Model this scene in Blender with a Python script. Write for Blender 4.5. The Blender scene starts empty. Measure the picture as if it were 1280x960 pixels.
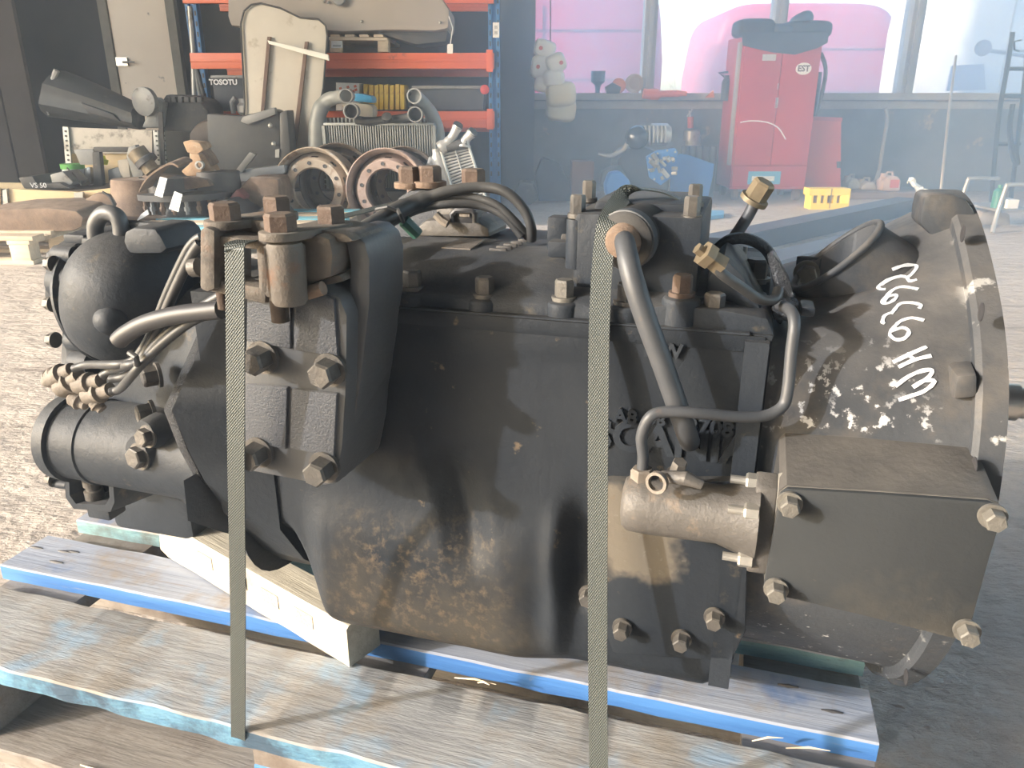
import bpy, bmesh, math, random
from mathutils import Vector, Matrix, noise
from mathutils.bvhtree import BVHTree
random.seed(7)
S = bpy.context.scene; C = S.collection
R = math.radians; PI = math.pi
# ------------------------------------------------------------------ camera
PITCH = R(20); CAMH = .80; FPX = 960.0
cam = bpy.data.objects.new('camera', bpy.data.cameras.new('camera')); C.objects.link(cam)
cam.location = (0, 0, CAMH); cam.rotation_euler = (R(90) - PITCH, 0, 0)
cam.data.sensor_width = 36; cam.data.lens = 36 * FPX / 1280; cam.data.clip_start = .02; cam.data.clip_end = 400
S.camera = cam
HAZE = .115
# ------------------------------------------------------------------ sky, sun, exposure
SUN_DIR = Vector((.84, .30, -.34)).normalized()      # the way the sunlight travels
w = bpy.data.worlds.new('world'); S.world = w; w.use_nodes = True
nt = w.node_tree; bg = nt.nodes['Background']
sky = nt.nodes.new('ShaderNodeTexSky'); sky.sky_type = 'NISHITA'; sky.sun_disc = False
sky.sun_elevation = R(24); sky.sun_rotation = math.atan2(-SUN_DIR.x, -SUN_DIR.y); sky.air_density = 1.2; sky.dust_density = 2.2
nt.links.new(sky.outputs[0], bg.inputs[0]); bg.inputs[1].default_value = .8
sl = bpy.data.lights.new('sun', 'SUN'); sl.energy = 3.7; sl.angle = R(1.2); sl.color = (1, .99, .985)
sun = bpy.data.objects.new('sun', sl); C.objects.link(sun); sun.rotation_euler = SUN_DIR.to_track_quat('-Z', 'Y').to_euler()
S.view_settings.view_transform = 'Standard'; S.view_settings.look = 'None'; S.view_settings.gamma = 1
S.view_settings.use_curve_mapping = False; S.view_settings.exposure = .38
S.cycles.volume_bounces = 1; S.cycles.max_bounces = 8; S.cycles.use_denoising = True; S.cycles.transparent_max_bounces = 12
# ------------------------------------------------------------------ measuring helpers
def ray(px, py):
    a = (px - 640) / FPX; b = -(py - 480) / FPX
    return Vector((a, math.cos(PITCH) + b * math.sin(PITCH), -math.sin(PITCH) + b * math.cos(PITCH)))
YAW = R(16.5); OX, OY = .43, .73
sA, cA = math.sin(YAW), math.cos(YAW)
MG = Matrix.Translation((OX, OY, 0)) @ Matrix.Rotation(-YAW, 4, 'Z'); MGi = MG.inverted()
CAML = MGi @ Vector((0, 0, CAMH))
def dl(px, py): return MGi.to_3x3() @ ray(px, py)
def G(px, py, v): d = dl(px, py); t = (v - CAML.y) / d.y; return CAML + d * t          # gearbox frame, plane across = v
def GZ(px, py, z): d = dl(px, py); t = (z - CAML.z) / d.z; return CAML + d * t
def GU(px, py, u): d = dl(px, py); t = (u - CAML.x) / d.x; return CAML + d * t
def W(px, py, Y): d = ray(px, py); return Vector((0, 0, CAMH)) + d * (Y / d.y)
def WZ(px, py, z=0): d = ray(px, py); return Vector((0, 0, CAMH)) + d * ((z - CAMH) / d.z)
# ------------------------------------------------------------------ mesh builder
def perp(d):
    d = Vector(d).normalized(); a = Vector((0, 0, 1)) if abs(d.z) < .9 else Vector((1, 0, 0))
    x = d.cross(a).normalized(); return x, x.cross(d).normalized()
class MB:
    def __init__(s): s.v = []; s.f = []
    def add(s, vs, fs):
        n = len(s.v); s.v += [Vector(q) for q in vs]; s.f += [tuple(i + n for i in f) for f in fs]; return s
    def box(s, a, b, M=None):
        x0, y0, z0 = a; x1, y1, z1 = b
        vs = [Vector(q) for q in ((x0,y0,z0),(x1,y0,z0),(x1,y1,z0),(x0,y1,z0),(x0,y0,z1),(x1,y0,z1),(x1,y1,z1),(x0,y1,z1))]
        if M: vs = [M @ q for q in vs]
        return s.add(vs, ((0,3,2,1),(4,5,6,7),(0,1,5,4),(1,2,6,5),(2,3,7,6),(3,0,4,7)))
    def prism(s, pts, d, taper=1.0):
        pts = [Vector(p) for p in pts]; n = len(pts); c = sum(pts, Vector()) / n; d = Vector(d)
        vs = pts + [c + (p - c) * taper + d for p in pts]
        fs = [tuple(range(n)), tuple(range(2*n-1, n-1, -1))] + [(i, i+n, (i+1) % n + n, (i+1) % n) for i in range(n)]
        return s.add(vs, fs)
    def hexa(s, near, far):       # two quads
        return s.add(list(near) + list(far), [(0,1,2,3),(7,6,5,4),(0,4,5,1),(1,5,6,2),(2,6,7,3),(3,7,4,0)])
    def tube(s, path, r, seg=10, closed=False, smooth=0):
        P = [Vector(p) for p in path]
        if smooth: P = catmull(P, smooth, closed)
        n = len(P); rr = r if isinstance(r, (list, tuple)) else [r] * n
        if len(rr) != n: rr = [rr[int(round(i * (len(rr)-1) / (n-1)))] for i in range(n)]
        vs = []; x = None
        for i, p in enumerate(P):
            if closed: t = P[(i+1) % n] - P[i-1]
            else: t = P[min(i+1, n-1)] - P[max(i-1, 0)]
            t = t.normalized() if t.length > 1e-9 else Vector((0,0,1))
            if x is None: x = perp(t)[0]
            x = (x - t * x.dot(t)).normalized(); y = t.cross(x)
            for k in range(seg):
                a = 2*PI*k/seg; vs.append(p + (x*math.cos(a) + y*math.sin(a)) * rr[i])
        fs = []
        for i in range(n if closed else n-1):
            j = (i+1) % n
            for k in range(seg): fs.append((i*seg+k, i*seg+(k+1)%seg, j*seg+(k+1)%seg, j*seg+k))
        if not closed: fs += [tuple(range(seg-1, -1, -1)), tuple((n-1)*seg + k for k in range(seg))]
        return s.add(vs, fs)
    def cyl(s, a, b, r0, r1=None, seg=16): return s.tube([a, b], [r0, r0 if r1 is None else r1], seg)
    def lathe(s, p, d, prof, seg=32, ref=None, close=False):
        p = Vector(p); d = Vector(d).normalized(); x, y = perp(d); n = len(prof); vs = []
        for (t, r) in prof:
            for k in range(seg):
                a = 2*PI*k/seg; vs.append(p + d*t + (x*math.cos(a) + y*math.sin(a)) * max(r, 1e-4))
        fs = []
        for i in range(n if close else n-1):
            j = (i+1) % n
            for k in range(seg): fs.append((i*seg+k, i*seg+(k+1)%seg, j*seg+(k+1)%seg, j*seg+k))
        if not close: fs += [tuple(range(seg-1, -1, -1)), tuple((n-1)*seg + k for k in range(seg))]
        return s.add(vs, fs)
    def ball(s, c, r, seg=16, rings=10, e=1.0, M=None):
        c = Vector(c); r = Vector(r) if hasattr(r, '__len__') else Vector((r, r, r)); vs = []
        sg = lambda q: math.copysign(abs(q)**e, q)
        for i in range(rings+1):
            ph = PI * (i + .001) / (rings + .002)
            for k in range(seg):
                th = 2*PI*k/seg; q = Vector((sg(math.sin(ph))*sg(math.cos(th))*r.x, sg(math.sin(ph))*sg(math.sin(th))*r.y, sg(math.cos(ph))*r.z))
                vs.append(c + (M @ q if M else q))
        fs = [(i*seg+k, (i+1)*seg+k, (i+1)*seg+(k+1)%seg, i*seg+(k+1)%seg) for i in range(rings) for k in range(seg)]
        return s.add(vs, fs)
    def loft(s, secs, cap=True):
        m = len(secs[0]); n = len(secs); vs = [q for c in secs for q in c]
        fs = [(i*m+k, i*m+(k+1)%m, (i+1)*m+(k+1)%m, (i+1)*m+k) for i in range(n-1) for k in range(m)]
        if cap: fs += [tuple(range(m-1, -1, -1)), tuple((n-1)*m + k for k in range(m))]
        return s.add(vs, fs)
    def ribbon(s, path, width, nrm, th):
        P = [Vector(p) for p in path]; n = len(P); vs = []
        for i, p in enumerate(P):
            wd = width[i] if isinstance(width, list) else width; nn = nrm[i] if isinstance(nrm, list) else nrm
            wd = Vector(wd); nn = Vector(nn)
            vs += [p - wd/2, p + wd/2, p + wd/2 + nn*th, p - wd/2 + nn*th]
        fs = [(0,1,2,3), tuple(4*(n-1)+k for k in (3,2,1,0))]
        for i in range(n-1):
            for k in range(4): fs.append((4*i+k, 4*i+4+k, 4*i+4+(k+1)%4, 4*i+(k+1)%4))
        return s.add(vs, fs)
    def jitter(s, amt, sc=10, seed=0):
        for q in s.v:
            nv = noise.noise_vector(q * sc + Vector((seed, seed*2.3, 0))); q += nv * amt
        return s
def catmull(P, k, closed=False):
    n = len(P); out = []
    for i in range(n if closed else n-1):
        if closed: p0, p1, p2, p3 = P[i-1], P[i], P[(i+1)%n], P[(i+2)%n]
        else: p0, p1, p2, p3 = P[max(i-1,0)], P[i], P[i+1], P[min(i+2,n-1)]
        for j in range(k):
            t = j / k; out.append(.5*((2*p1) + (p2-p0)*t + (2*p0-5*p1+4*p2-p3)*t*t + (3*p1-p0-3*p2+p3)*t**3))
    if not closed: out.append(P[-1])
    return out
def to_mesh(name, mb, mat, bevel=0, angle=40, xf=None, sub=0):
    me = bpy.data.meshes.new(name)
    vs = [xf @ q for q in mb.v] if xf else mb.v
    me.from_pydata([tuple(q) for q in vs], [], mb.f)
    bm = bmesh.new(); bm.from_mesh(me)
    bmesh.ops.remove_doubles(bm, verts=bm.verts, dist=1e-6)
    bmesh.ops.recalc_face_normals(bm, faces=bm.faces)
    if bevel:
        ed = [e for e in bm.edges if len(e.link_faces) == 2 and e.calc_face_angle(0) > R(35)]
        try: bmesh.ops.bevel(bm, geom=ed, offset=bevel, segments=2, profile=.6, affect='EDGES', clamp_overlap=True)
        except Exception: pass
    bm.to_mesh(me); bm.free()
    me.polygons.foreach_set('use_smooth', [True] * len(me.polygons)); me.set_sharp_from_angle(angle=R(angle))
    me.materials.append(mat); return me
def part(name, mb, mat, parent=None, world=False, bevel=0, angle=40, label=None):
    xf = None
    if parent is not None and world:
        xf = wm(parent).inverted()
    o = bpy.data.objects.new(name, to_mesh(name, mb, mat, bevel, angle, xf)); C.objects.link(o)
    if parent is not None: o.parent = parent
    if label: o['label'] = label
    return o
def wm(o):
    M = o.matrix_basis
    while o.parent: o = o.parent; M = o.matrix_basis @ M
    return M
def thing(name, label, cat, loc=(0,0,0), rz=0, group=None):
    o = bpy.data.objects.new(name, None); C.objects.link(o); o.location = loc; o.rotation_euler = (0, 0, rz)
    o.empty_display_size = .05; o['label'] = label; o['category'] = cat
    if group: o['group'] = group
    return o
def single(name, mb, mat, label, cat, group=None, bevel=0, angle=40):
    c = sum(mb.v, Vector()) / len(mb.v); zb = min(q.z for q in mb.v); base = Vector((c.x, c.y, zb))
    o = bpy.data.objects.new(name, to_mesh(name, mb, mat, bevel, angle, Matrix.Translation(-base))); C.objects.link(o)
    o.location = base; o['label'] = label; o['category'] = cat
    if group: o['group'] = group
    return o
def struct(name, mb, mat, bevel=0, parent=None):
    o = part(name, mb, mat, parent, bevel=bevel)
    if parent is None: o['kind'] = 'structure'
    return o
def copy_tree(o, parent=None):
    c = o.copy(); C.objects.link(c); c.parent = parent
    for ch in list(o.children): copy_tree(ch, c)
    return c
def hexpts(c, d, r, rot=0):
    x, y = perp(d); return [Vector(c) + (x*math.cos(rot+PI/3*k) + y*math.sin(rot+PI/3*k))*r for k in range(6)]
def bolt_mb(r, h, washer=True, rot=.2, c=(0,0,0), d=(0,0,1), stud=0):
    c = Vector(c); d = Vector(d).normalized(); m = MB()
    if washer: m.cyl(c, c + d*h*.25, r*1.28, seg=20); c = c + d*h*.25
    a = hexpts(c, d, r, rot); b = hexpts(c + d*h*.86, d, r, rot); t = hexpts(c + d*h, d, r*.86, rot)
    m.loft([a, b, t])
    if stud: m.cyl(c + d*h*.9, c + d*(h+stud), r*.5, seg=12)
    return m
def bolt(parent, p, d, r, h, mat, name='bolt', washer=True, rot=.2, stud=0, label=None):
    return part(name, bolt_mb(r, h, washer, rot, p, d, stud), mat, parent, angle=25, bevel=0, label=label)
def text_part(name, body, size, M, mat, parent, extrude=.0008, label=None, bold=0, align='CENTER'):
    cu = bpy.data.curves.new(name, 'FONT'); cu.body = body; cu.size = size; cu.extrude = extrude; cu.offset = bold
    cu.align_x = align; cu.align_y = 'CENTER'; cu.resolution_u = 3
    tmp = bpy.data.objects.new(name + '_src', cu); C.objects.link(tmp)
    me = bpy.data.meshes.new_from_object(tmp); bpy.data.objects.remove(tmp)
    me.transform(M); me.materials.clear(); me.materials.append(mat); me.name = name
    o = bpy.data.objects.new(name, me); C.objects.link(o)
    if parent is not None: o.parent = parent
    if label: o['label'] = label
    return o
# ------------------------------------------------------------------ materials
def mix(nt, fac, a, b):
    n = nt.nodes.new('ShaderNodeMix'); n.data_type = 'RGBA'
    for s_, v_ in ((0, fac), (6, a), (7, b)):
        if hasattr(v_, 'is_linked') or isinstance(v_, bpy.types.NodeSocket): nt.links.new(v_, n.inputs[s_])
        elif s_ == 0: n.inputs[0].default_value = v_
        else: n.inputs[s_].default_value = (*v_, 1)
    return n.outputs[2]
def nz(nt, co, scale, detail=4, rough=.6, w=None):
    n = nt.nodes.new('ShaderNodeTexNoise'); n.inputs['Scale'].default_value = scale; n.inputs['Detail'].default_value = detail
    n.inputs['Roughness'].default_value = rough; nt.links.new(co, n.inputs['Vector']); return n.outputs[0]
def ramp(nt, x, a, b, inv=False):
    n = nt.nodes.new('ShaderNodeMapRange'); n.inputs[1].default_value = a; n.inputs[2].default_value = b; n.clamp = True
    if inv: n.inputs[3].default_value = 1; n.inputs[4].default_value = 0
    nt.links.new(x, n.inputs[0]); return n.outputs[0]
def mth(nt, op, a, b=0.0):
    n = nt.nodes.new('ShaderNodeMath'); n.operation = op
    for i, q in enumerate((a, b)):
        if isinstance(q, bpy.types.NodeSocket): nt.links.new(q, n.inputs[i])
        else: n.inputs[i].default_value = q
    return n.outputs[0]
_mc = {}
def mat(name, c1, c2=None, rough=.6, metal=0, scale=8, bump=.0, bscale=60, spots=None, dust=None, spec=.5, stretch=None, emit=None, alpha=None, sheen=0):
    """c1..c2 broad noise; spots=[(colour, scale, lo, hi, masks)]; dust=(colour, amount) settles by noise."""
    if name in _mc: return _mc[name]
    m = bpy.data.materials.new(name); m.use_nodes = True; nt = m.node_tree; b = nt.nodes['Principled BSDF']
    tc = nt.nodes.new('ShaderNodeTexCoord'); co = tc.outputs['Object']
    if stretch:
        mp = nt.nodes.new('ShaderNodeMapping'); mp.inputs['Scale'].default_value = stretch; nt.links.new(co, mp.inputs[0]); cs = mp.outputs[0]
    else: cs = co
    col = mix(nt, ramp(nt, nz(nt, cs, scale), .3, .7), c1, c2 or c1)
    for sp in (spots or []):
        f = ramp(nt, nz(nt, cs if len(sp) > 5 and sp[5] else co, sp[1], 5, .65), sp[2], sp[3])
        if len(sp) > 4 and sp[4]:
            bx = sp[4]; sep = nt.nodes.new('ShaderNodeSeparateXYZ'); nt.links.new(co, sep.inputs[0])
            wob = mth(nt, 'MULTIPLY', mth(nt, 'SUBTRACT', nz(nt, co, bx[3] if len(bx) > 3 else 14, 3), .5), bx[2])
            f2 = None
            for ax, (lo, hi) in zip('XYZ', bx[:2] if False else bx[0]):
                if lo is None: continue
                q = mth(nt, 'ADD', sep.outputs['XYZ'.index(ax)], wob)
                g = mth(nt, 'MULTIPLY', ramp(nt, q, lo, lo + bx[1]), ramp(nt, q, hi - bx[1], hi, True))
                f2 = g if f2 is None else mth(nt, 'MULTIPLY', f2, g)
            f = mth(nt, 'MULTIPLY', f, f2)
        col = mix(nt, f, col, sp[0])
    if dust:
        ge = nt.nodes.new('ShaderNodeNewGeometry'); sp = nt.nodes.new('ShaderNodeSeparateXYZ'); nt.links.new(ge.outputs['Normal'], sp.inputs[0])
        up = ramp(nt, sp.outputs[2], .2, 1.0)
        f = mth(nt, 'MULTIPLY', mth(nt, 'MULTIPLY', up, dust[1]), ramp(nt, nz(nt, co, 14, 5), .25, .75))
        col = mix(nt, f, col, dust[0])
    nt.links.new(col, b.inputs['Base Color'])
    b.inputs['Roughness'].default_value = rough; b.inputs['Metallic'].default_value = metal; b.inputs['Specular IOR Level'].default_value = spec
    if emit: b.inputs['Emission Color'].default_value = (*emit[0], 1); b.inputs['Emission Strength'].default_value = emit[1]
    if sheen: b.inputs['Sheen Weight'].default_value = sheen
    if bump:
        bp = nt.nodes.new('ShaderNodeBump'); bp.inputs['Strength'].default_value = bump; bp.inputs['Distance'].default_value = .004
        nt.links.new(nz(nt, cs, bscale, 6, .65), bp.inputs['Height']); nt.links.new(bp.outputs[0], b.inputs['Normal'])
    _mc[name] = m; return m
CAST = (.030, .034, .040)
M_cast = mat('cast_black', (.018,.024,.034), (.032,.039,.050), .55, 0, 6, .3, 90, spec=.28, dust=((.18,.17,.155), .5),
             spots=[((.09,.08,.065), 30, .62, .72)])
# the main casing has a flaked brown belly and pale bare patch
M_casing = mat('casing_black', (.013,.018,.026), (.025,.030,.038), .6, 0, 5, .3, 80, spec=.22, dust=((.15,.14,.12), .5), spots=[
    ((.05,.046,.04), 5, .35, .55, [[(-.62,-.34),(None,None),(.12,.40)], .06, .12]),
    ((.11,.085,.06), 110, .50, .75, [[(-.61,-.37),(None,None),(.12,.42)], .05, .10]),
    ((.13,.115,.095), 8, .3, .42, [[(-.32,-.225),(None,None),(.375,.475)], .012, .05, 30]),
    ((.17,.16,.14), 160, .62, .70, [[(-.32,-.225),(None,None),(.375,.475)], .02, .05, 30]),
    ((.13,.10,.07), 45, .66, .74)])
M_bell = mat('bell_black', (.036,.042,.052), (.062,.068,.078), .5, 0, 7, .3, 70, spec=.3, dust=((.25,.23,.21), .6), spots=[
    ((.13,.115,.10), 10, .52, .75),
    ((.42,.43,.45), 46, .57, .61, [[(-.15,-.03),(None,None),(.50,.575)], .02, .06]),
    ((.48,.49,.51), 80, .57, .62, [[(-.17,-.05),(None,None),(.47,.62)], .03, .07]),
    ((.45,.45,.44), 24, .6, .64, [[(-.02,.04),(None,None),(.2,.75)], .01, .03]),
    ((.5,.5,.5), 90, .63, .67, [[(-.17,.02),(None,None),(.2,.36)], .03, .07])])
M_grey = mat('plate_grey', (.048,.055,.070), (.068,.075,.09), .5, 0, 9, .55, 480, dust=((.2,.19,.17), .5))
M_greysm = mat('plate_grey_smooth', (.06,.065,.075), (.08,.084,.09), .45, 0, 9, .15, 200, dust=((.2,.19,.17), .5))
M_box = mat('cover_plate_black', (.030,.034,.038), (.042,.046,.05), .55, 0, 4, .2, 140, spec=.25, spots=[((.10,.09,.08), 60, .70, .76), ((.10,.09,.075), 5, .55, .8)])
M_brkt = mat('bracket_rusty', (.085,.072,.062), (.13,.115,.10), .7, .1, 16, .5, 120, dust=((.30,.27,.23), .6), spots=[((.14,.075,.045), 20, .58, .72), ((.04,.036,.036), 12, .6, .7)])
M_rustb = mat('rusty_bolt_steel', (.085,.058,.046), (.14,.10,.08), .65, .3, 40, .4, 200, dust=((.26,.22,.18), .6))
M_bolt = mat('bolt_dark', (.07,.07,.072), (.13,.12,.11), .5, .4, 50, .3, 200, dust=((.3,.27,.22), .6))
M_boltl = mat('bolt_dusty', (.13,.125,.115), (.20,.19,.17), .55, .3, 60, .4, 220)
M_zinc = mat('zinc_bolt', (.36,.36,.35), (.5,.48,.44), .4, .7, 50, .2, 200, dust=((.4,.36,.3), .4))
M_rusty = mat('rust_brown', (.14,.095,.07), (.23,.165,.12), .8, .1, 14, .6, 90, dust=((.32,.27,.22), .5))
M_rusto = mat('rust_orange', (.27,.17,.10), (.42,.30,.20), .85, 0, 16, .7, 90, spots=[((.5,.45,.38), 18, .6, .75)])
M_pipe = mat('pipe_grey', (.055,.060,.07), (.085,.09,.10), .5, .1, 20, .1, 100, spots=[((.17,.12,.09), 25, .62, .8)])
M_cable = mat('cable_black', (.028,.030,.034), (.05,.052,.056), .48, 0, 20, .1, 100, dust=((.2,.19,.17), .35))
M_conn = mat('connector_dusty', (.15,.13,.11), (.23,.20,.17), .7, 0, 40, .4, 150)
M_brass = mat('brass_fitting', (.17,.14,.10), (.25,.205,.14), .5, .5, 40, .2, 100)
M_steel = mat('bare_steel', (.42,.40,.38), (.55,.53,.5), .3, 1, 30, .1, 100)
M_cone = mat('cylinder_dusty', (.075,.072,.07), (.12,.112,.105), .55, .2, 10, .35, 120, spots=[((.25,.19,.14), 22, .58, .72), ((.09,.08,.075), 9, .6, .75)])
M_gask = mat('gasket_pale', (.13,.125,.115), (.20,.19,.17), .8, 0, 60)
M_chalk = mat('white_chalk', (.80,.84,.90), (.9,.92,.95), .9, 0, 300, .5, 900)
M_black = mat('black_plastic', (.03,.03,.034), (.05,.05,.055), .5, 0, 9)
M_rubber = mat('black_rubber', (.022,.022,.024), (.04,.038,.036), .7, 0, 30, .2, 100)
M_glossb = mat('wet_black', (.03,.033,.04), (.05,.055,.065), .22, .2, 20, .9, 300)
M_tape = mat('green_tape', (.03,.10,.08), (.05,.14,.11), .5)

def strap_material():
    m = bpy.data.materials.new('woven_strap'); m.use_nodes = True; nt = m.node_tree; b = nt.nodes['Principled BSDF']
    tc = nt.nodes.new('ShaderNodeTexCoord'); sp = nt.nodes.new('ShaderNodeSeparateXYZ'); nt.links.new(tc.outputs['UV'], sp.inputs[0])
    a = mth(nt, 'MULTIPLY', mth(nt, 'SINE', mth(nt, 'MULTIPLY', sp.outputs[0], 2*PI*8)), mth(nt, 'SINE', mth(nt, 'MULTIPLY', sp.outputs[1], 2*PI*300)))
    f = ramp(nt, a, -.4, .9)
    nt.links.new(mix(nt, f, (.036,.044,.042), (.135,.152,.146)), b.inputs['Base Color']); b.inputs['Roughness'].default_value = .38
    bp = nt.nodes.new('ShaderNodeBump'); bp.inputs['Strength'].default_value = .5; bp.inputs['Distance'].default_value = .001
    nt.links.new(a, bp.inputs['Height']); nt.links.new(bp.outputs[0], b.inputs['Normal']); return m
M_strap = strap_material()
def wood_mat(name, c1, c2, worn=None, wornamt=(.5,.62), grain=(3, 60, 60), bump=.6, rough=.75, extra=None):
    m = bpy.data.materials.new(name); m.use_nodes = True; nt = m.node_tree; b = nt.nodes['Principled BSDF']
    tc = nt.nodes.new('ShaderNodeTexCoord'); co = tc.outputs['Object']
    mp = nt.nodes.new('ShaderNodeMapping'); mp.inputs['Scale'].default_value = grain; nt.links.new(co, mp.inputs[0])
    g = nz(nt, mp.outputs[0], 1.0, 6, .7)
    col = mix(nt, ramp(nt, g, .3, .7), c1, c2)
    if worn:
        f = ramp(nt, nz(nt, co, 7, 6, .7), wornamt[0], wornamt[1]); col = mix(nt, f, col, worn)
        f = ramp(nt, nz(nt, mp.outputs[0], 2.3, 4, .7), .6, .7); col = mix(nt, mth(nt, 'MULTIPLY', f, .6), col, worn)
    if extra: col = mix(nt, ramp(nt, nz(nt, co, extra[1], 4, .6), extra[2], extra[3]), col, extra[0])
    nt.links.new(col, b.inputs['Base Color']); b.inputs['Roughness'].default_value = rough
    bp = nt.nodes.new('ShaderNodeBump'); bp.inputs['Strength'].default_value = bump; bp.inputs['Distance'].default_value = .004
    nt.links.new(g, bp.inputs['Height']); nt.links.new(bp.outputs[0], b.inputs['Normal']); return m
M_blue = wood_mat('blue_painted_wood', (.05,.17,.46), (.09,.26,.58), (.30,.32,.35), (.60,.74))
M_bluetop = wood_mat('worn_blue_wood_top', (.25,.29,.38), (.38,.41,.48), (.30,.26,.22), (.52,.68), extra=((.13,.20,.36), 9, .56, .68))
M_bluegrey = wood_mat('weathered_blue_wood', (.25,.26,.275), (.38,.385,.39), (.27,.245,.215), (.45,.62), extra=((.27,.36,.46), 11, .55, .68), grain=(9, 70, 70), bump=.9)
M_bluechip = wood_mat('chipped_blue_edge', (.07,.19,.32), (.15,.33,.46), (.04,.08,.13), (.48,.60), grain=(30, 110, 110), bump=1)
M_teal = wood_mat('teal_rough_edge', (.14,.28,.32), (.24,.40,.42), (.12,.14,.13), (.55,.7), grain=(20, 90, 90), bump=1)
M_wgrey = wood_mat('grey_old_wood', (.20,.18,.16), (.30,.27,.24), (.15,.12,.10), (.5,.65), grain=(6, 60, 60))
M_wood = wood_mat('fresh_pine', (.72,.60,.42), (.86,.76,.60), (.60,.50,.38), (.60,.75), grain=(3, 70, 70), bump=.5, rough=.65)
M_beam = wood_mat('pale_beam_pine', (.40,.365,.29), (.56,.52,.44), (.28,.25,.2), (.58,.75), grain=(4, 90, 90), bump=.6, rough=.6)
M_pallet = wood_mat('pallet_pine', (.56,.46,.34), (.70,.59,.45), (.40,.32,.24), (.55,.7), grain=(4, 50, 50))
M_pine2 = wood_mat('yellow_pine_board', (.72,.56,.34), (.85,.70,.46), (.6,.45,.28), (.62,.8), grain=(2, 25, 25))
# ------------------------------------------------------------------ the setting
def floor_material():
    m = bpy.data.materials.new('dusty_concrete'); m.use_nodes = True; nt = m.node_tree; b = nt.nodes['Principled BSDF']
    co = nt.nodes.new('ShaderNodeTexCoord').outputs['Object']
    col = mix(nt, ramp(nt, nz(nt, co, 1.3, 6), .3, .7), (.45,.395,.35), (.57,.51,.455))
    col = mix(nt, ramp(nt, nz(nt, co, 30, 6, .7), .45, .8), col, (.37,.325,.285))
    col = mix(nt, ramp(nt, nz(nt, co, 4, 6, .75), .60, .72), col, (.33,.28,.24))
    mp = nt.nodes.new('ShaderNodeMapping'); mp.inputs['Scale'].default_value = (.6, 2.2, 1); mp.inputs['Rotation'].default_value = (0,0,.3); nt.links.new(co, mp.inputs[0])
    col = mix(nt, ramp(nt, nz(nt, mp.outputs[0], 2.2, 5, .7), .60, .66), col, (.29,.25,.22))
    nt.links.new(col, b.inputs['Base Color']); b.inputs['Roughness'].default_value = .8
    mp = nt.nodes.new('ShaderNodeMapping'); mp.inputs['Scale'].default_value = (1, 2.0, 1); mp.inputs['Rotation'].default_value = (0,0,-.25); nt.links.new(co, mp.inputs[0])
    h = mth(nt, 'ADD', mth(nt, 'MULTIPLY', nz(nt, mp.outputs[0], 9, 3, .5), 1.0), mth(nt, 'MULTIPLY', nz(nt, mp.outputs[0], 38, 5, .65), .45))
    bp = nt.nodes.new('ShaderNodeBump'); bp.inputs['Strength'].default_value = .8; bp.inputs['Distance'].default_value = .035
    nt.links.new(h, bp.inputs['Height']); nt.links.new(bp.outputs[0], b.inputs['Normal']); return m
M_floor = floor_material()
M_wallc = mat('dark_concrete_wall', (.11,.13,.145), (.24,.26,.27), .85, 0, 1.6, .4, 30, spots=[((.42,.33,.24), 2.6, .58, .64), ((.07,.075,.085), 1.2, .5, .75)])
M_wallb = mat('dark_wall', (.035,.036,.04), (.06,.058,.056), .9, 0, 1.2, .2, 30)  # near-black tone for the left and upper walls
M_wallf = mat('pale_bounce_wall', (.34,.36,.38), (.44,.45,.46), .9, 0, 1)  # unseen walls, tone lightened to bounce light back inside
M_wallw = mat('brown_board_wall', (.09,.07,.055), (.13,.10,.08), .85, 0, 2, .2, 30)
M_ceil = mat('dark_ceiling', (.08,.08,.085), (.12,.12,.12), .9, 0, 1)
M_frame = mat('window_post_paint', (.30,.31,.31), (.40,.40,.38), .6, 0, 3, .1, 60)
M_sill = mat('sill_grey', (.30,.29,.26), (.42,.40,.36), .7, 0, 6, .3, 60)
M_door = mat('beige_door_paint', (.80,.68,.56), (.88,.76,.64), .6, 0, 2, .1, 40, spots=[((.25,.21,.18), 6, .66, .75)])
M_ground = mat('yard_gravel', (.42,.38,.34), (.50,.46,.42), .9, 0, .5)
g = MB(); g.box((-7.5,-9,-.12), (7.5,7.9,0)); struct('floor', g, M_floor)
g = MB(); g.box((-70,7.9,-.25), (70,90,-.14)); g.box((-70,-70,-.25), (70,-9,-.14)); g.box((-70,-9,-.25), (-7.5,7.9,-.14)); g.box((7.5,-9,-.25), (70,7.9,-.14)); struct('yard_ground', g, M_ground)
YW = 7.7
xs = W(630,120,YW).x; SILL = .90
g = MB(); g.box((xs, YW, 0), (7.3, YW+.2, SILL-.05)); struct('wall_back', g, M_wallc)
g = MB(); g.box((-7.3, YW, 0), (xs, YW+.2, 4.6)); struct('wall_back_left', g, M_wallb)
g = MB(); g.box((xs, YW, 3.3), (7.3, YW+.2, 4.6)); struct('wall_back_upper', g, M_wallb)
g = MB(); g.box((-7.3, 3.3, 0), (-7.1, YW, 4.6)); struct('wall_left', g, M_wallb)
g = MB(); g.box((-7.3, -6.2, 0), (7.5, -6.0, 4.6)); struct('wall_front', g, M_wallf)
g = MB(); g.box((7.3, -6.0, 0), (7.5, YW, .9)).box((7.3, -6.0, 3.6), (7.5, YW, 4.6)).box((7.3, 5.8, .9), (7.5, YW, 3.6)).box((7.3,-6,.9),(7.5,-4.5,3.6)).box((7.3,.6,.9),(7.5,.75,3.6)); struct('wall_right', g, M_wallf)  # openings added in this unseen wall to let skylight onto the right floor
g = MB(); g.box((-7.3, -6.2, 4.6), (7.5, YW+.2, 4.75)); struct('ceiling', g, M_ceil)
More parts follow.
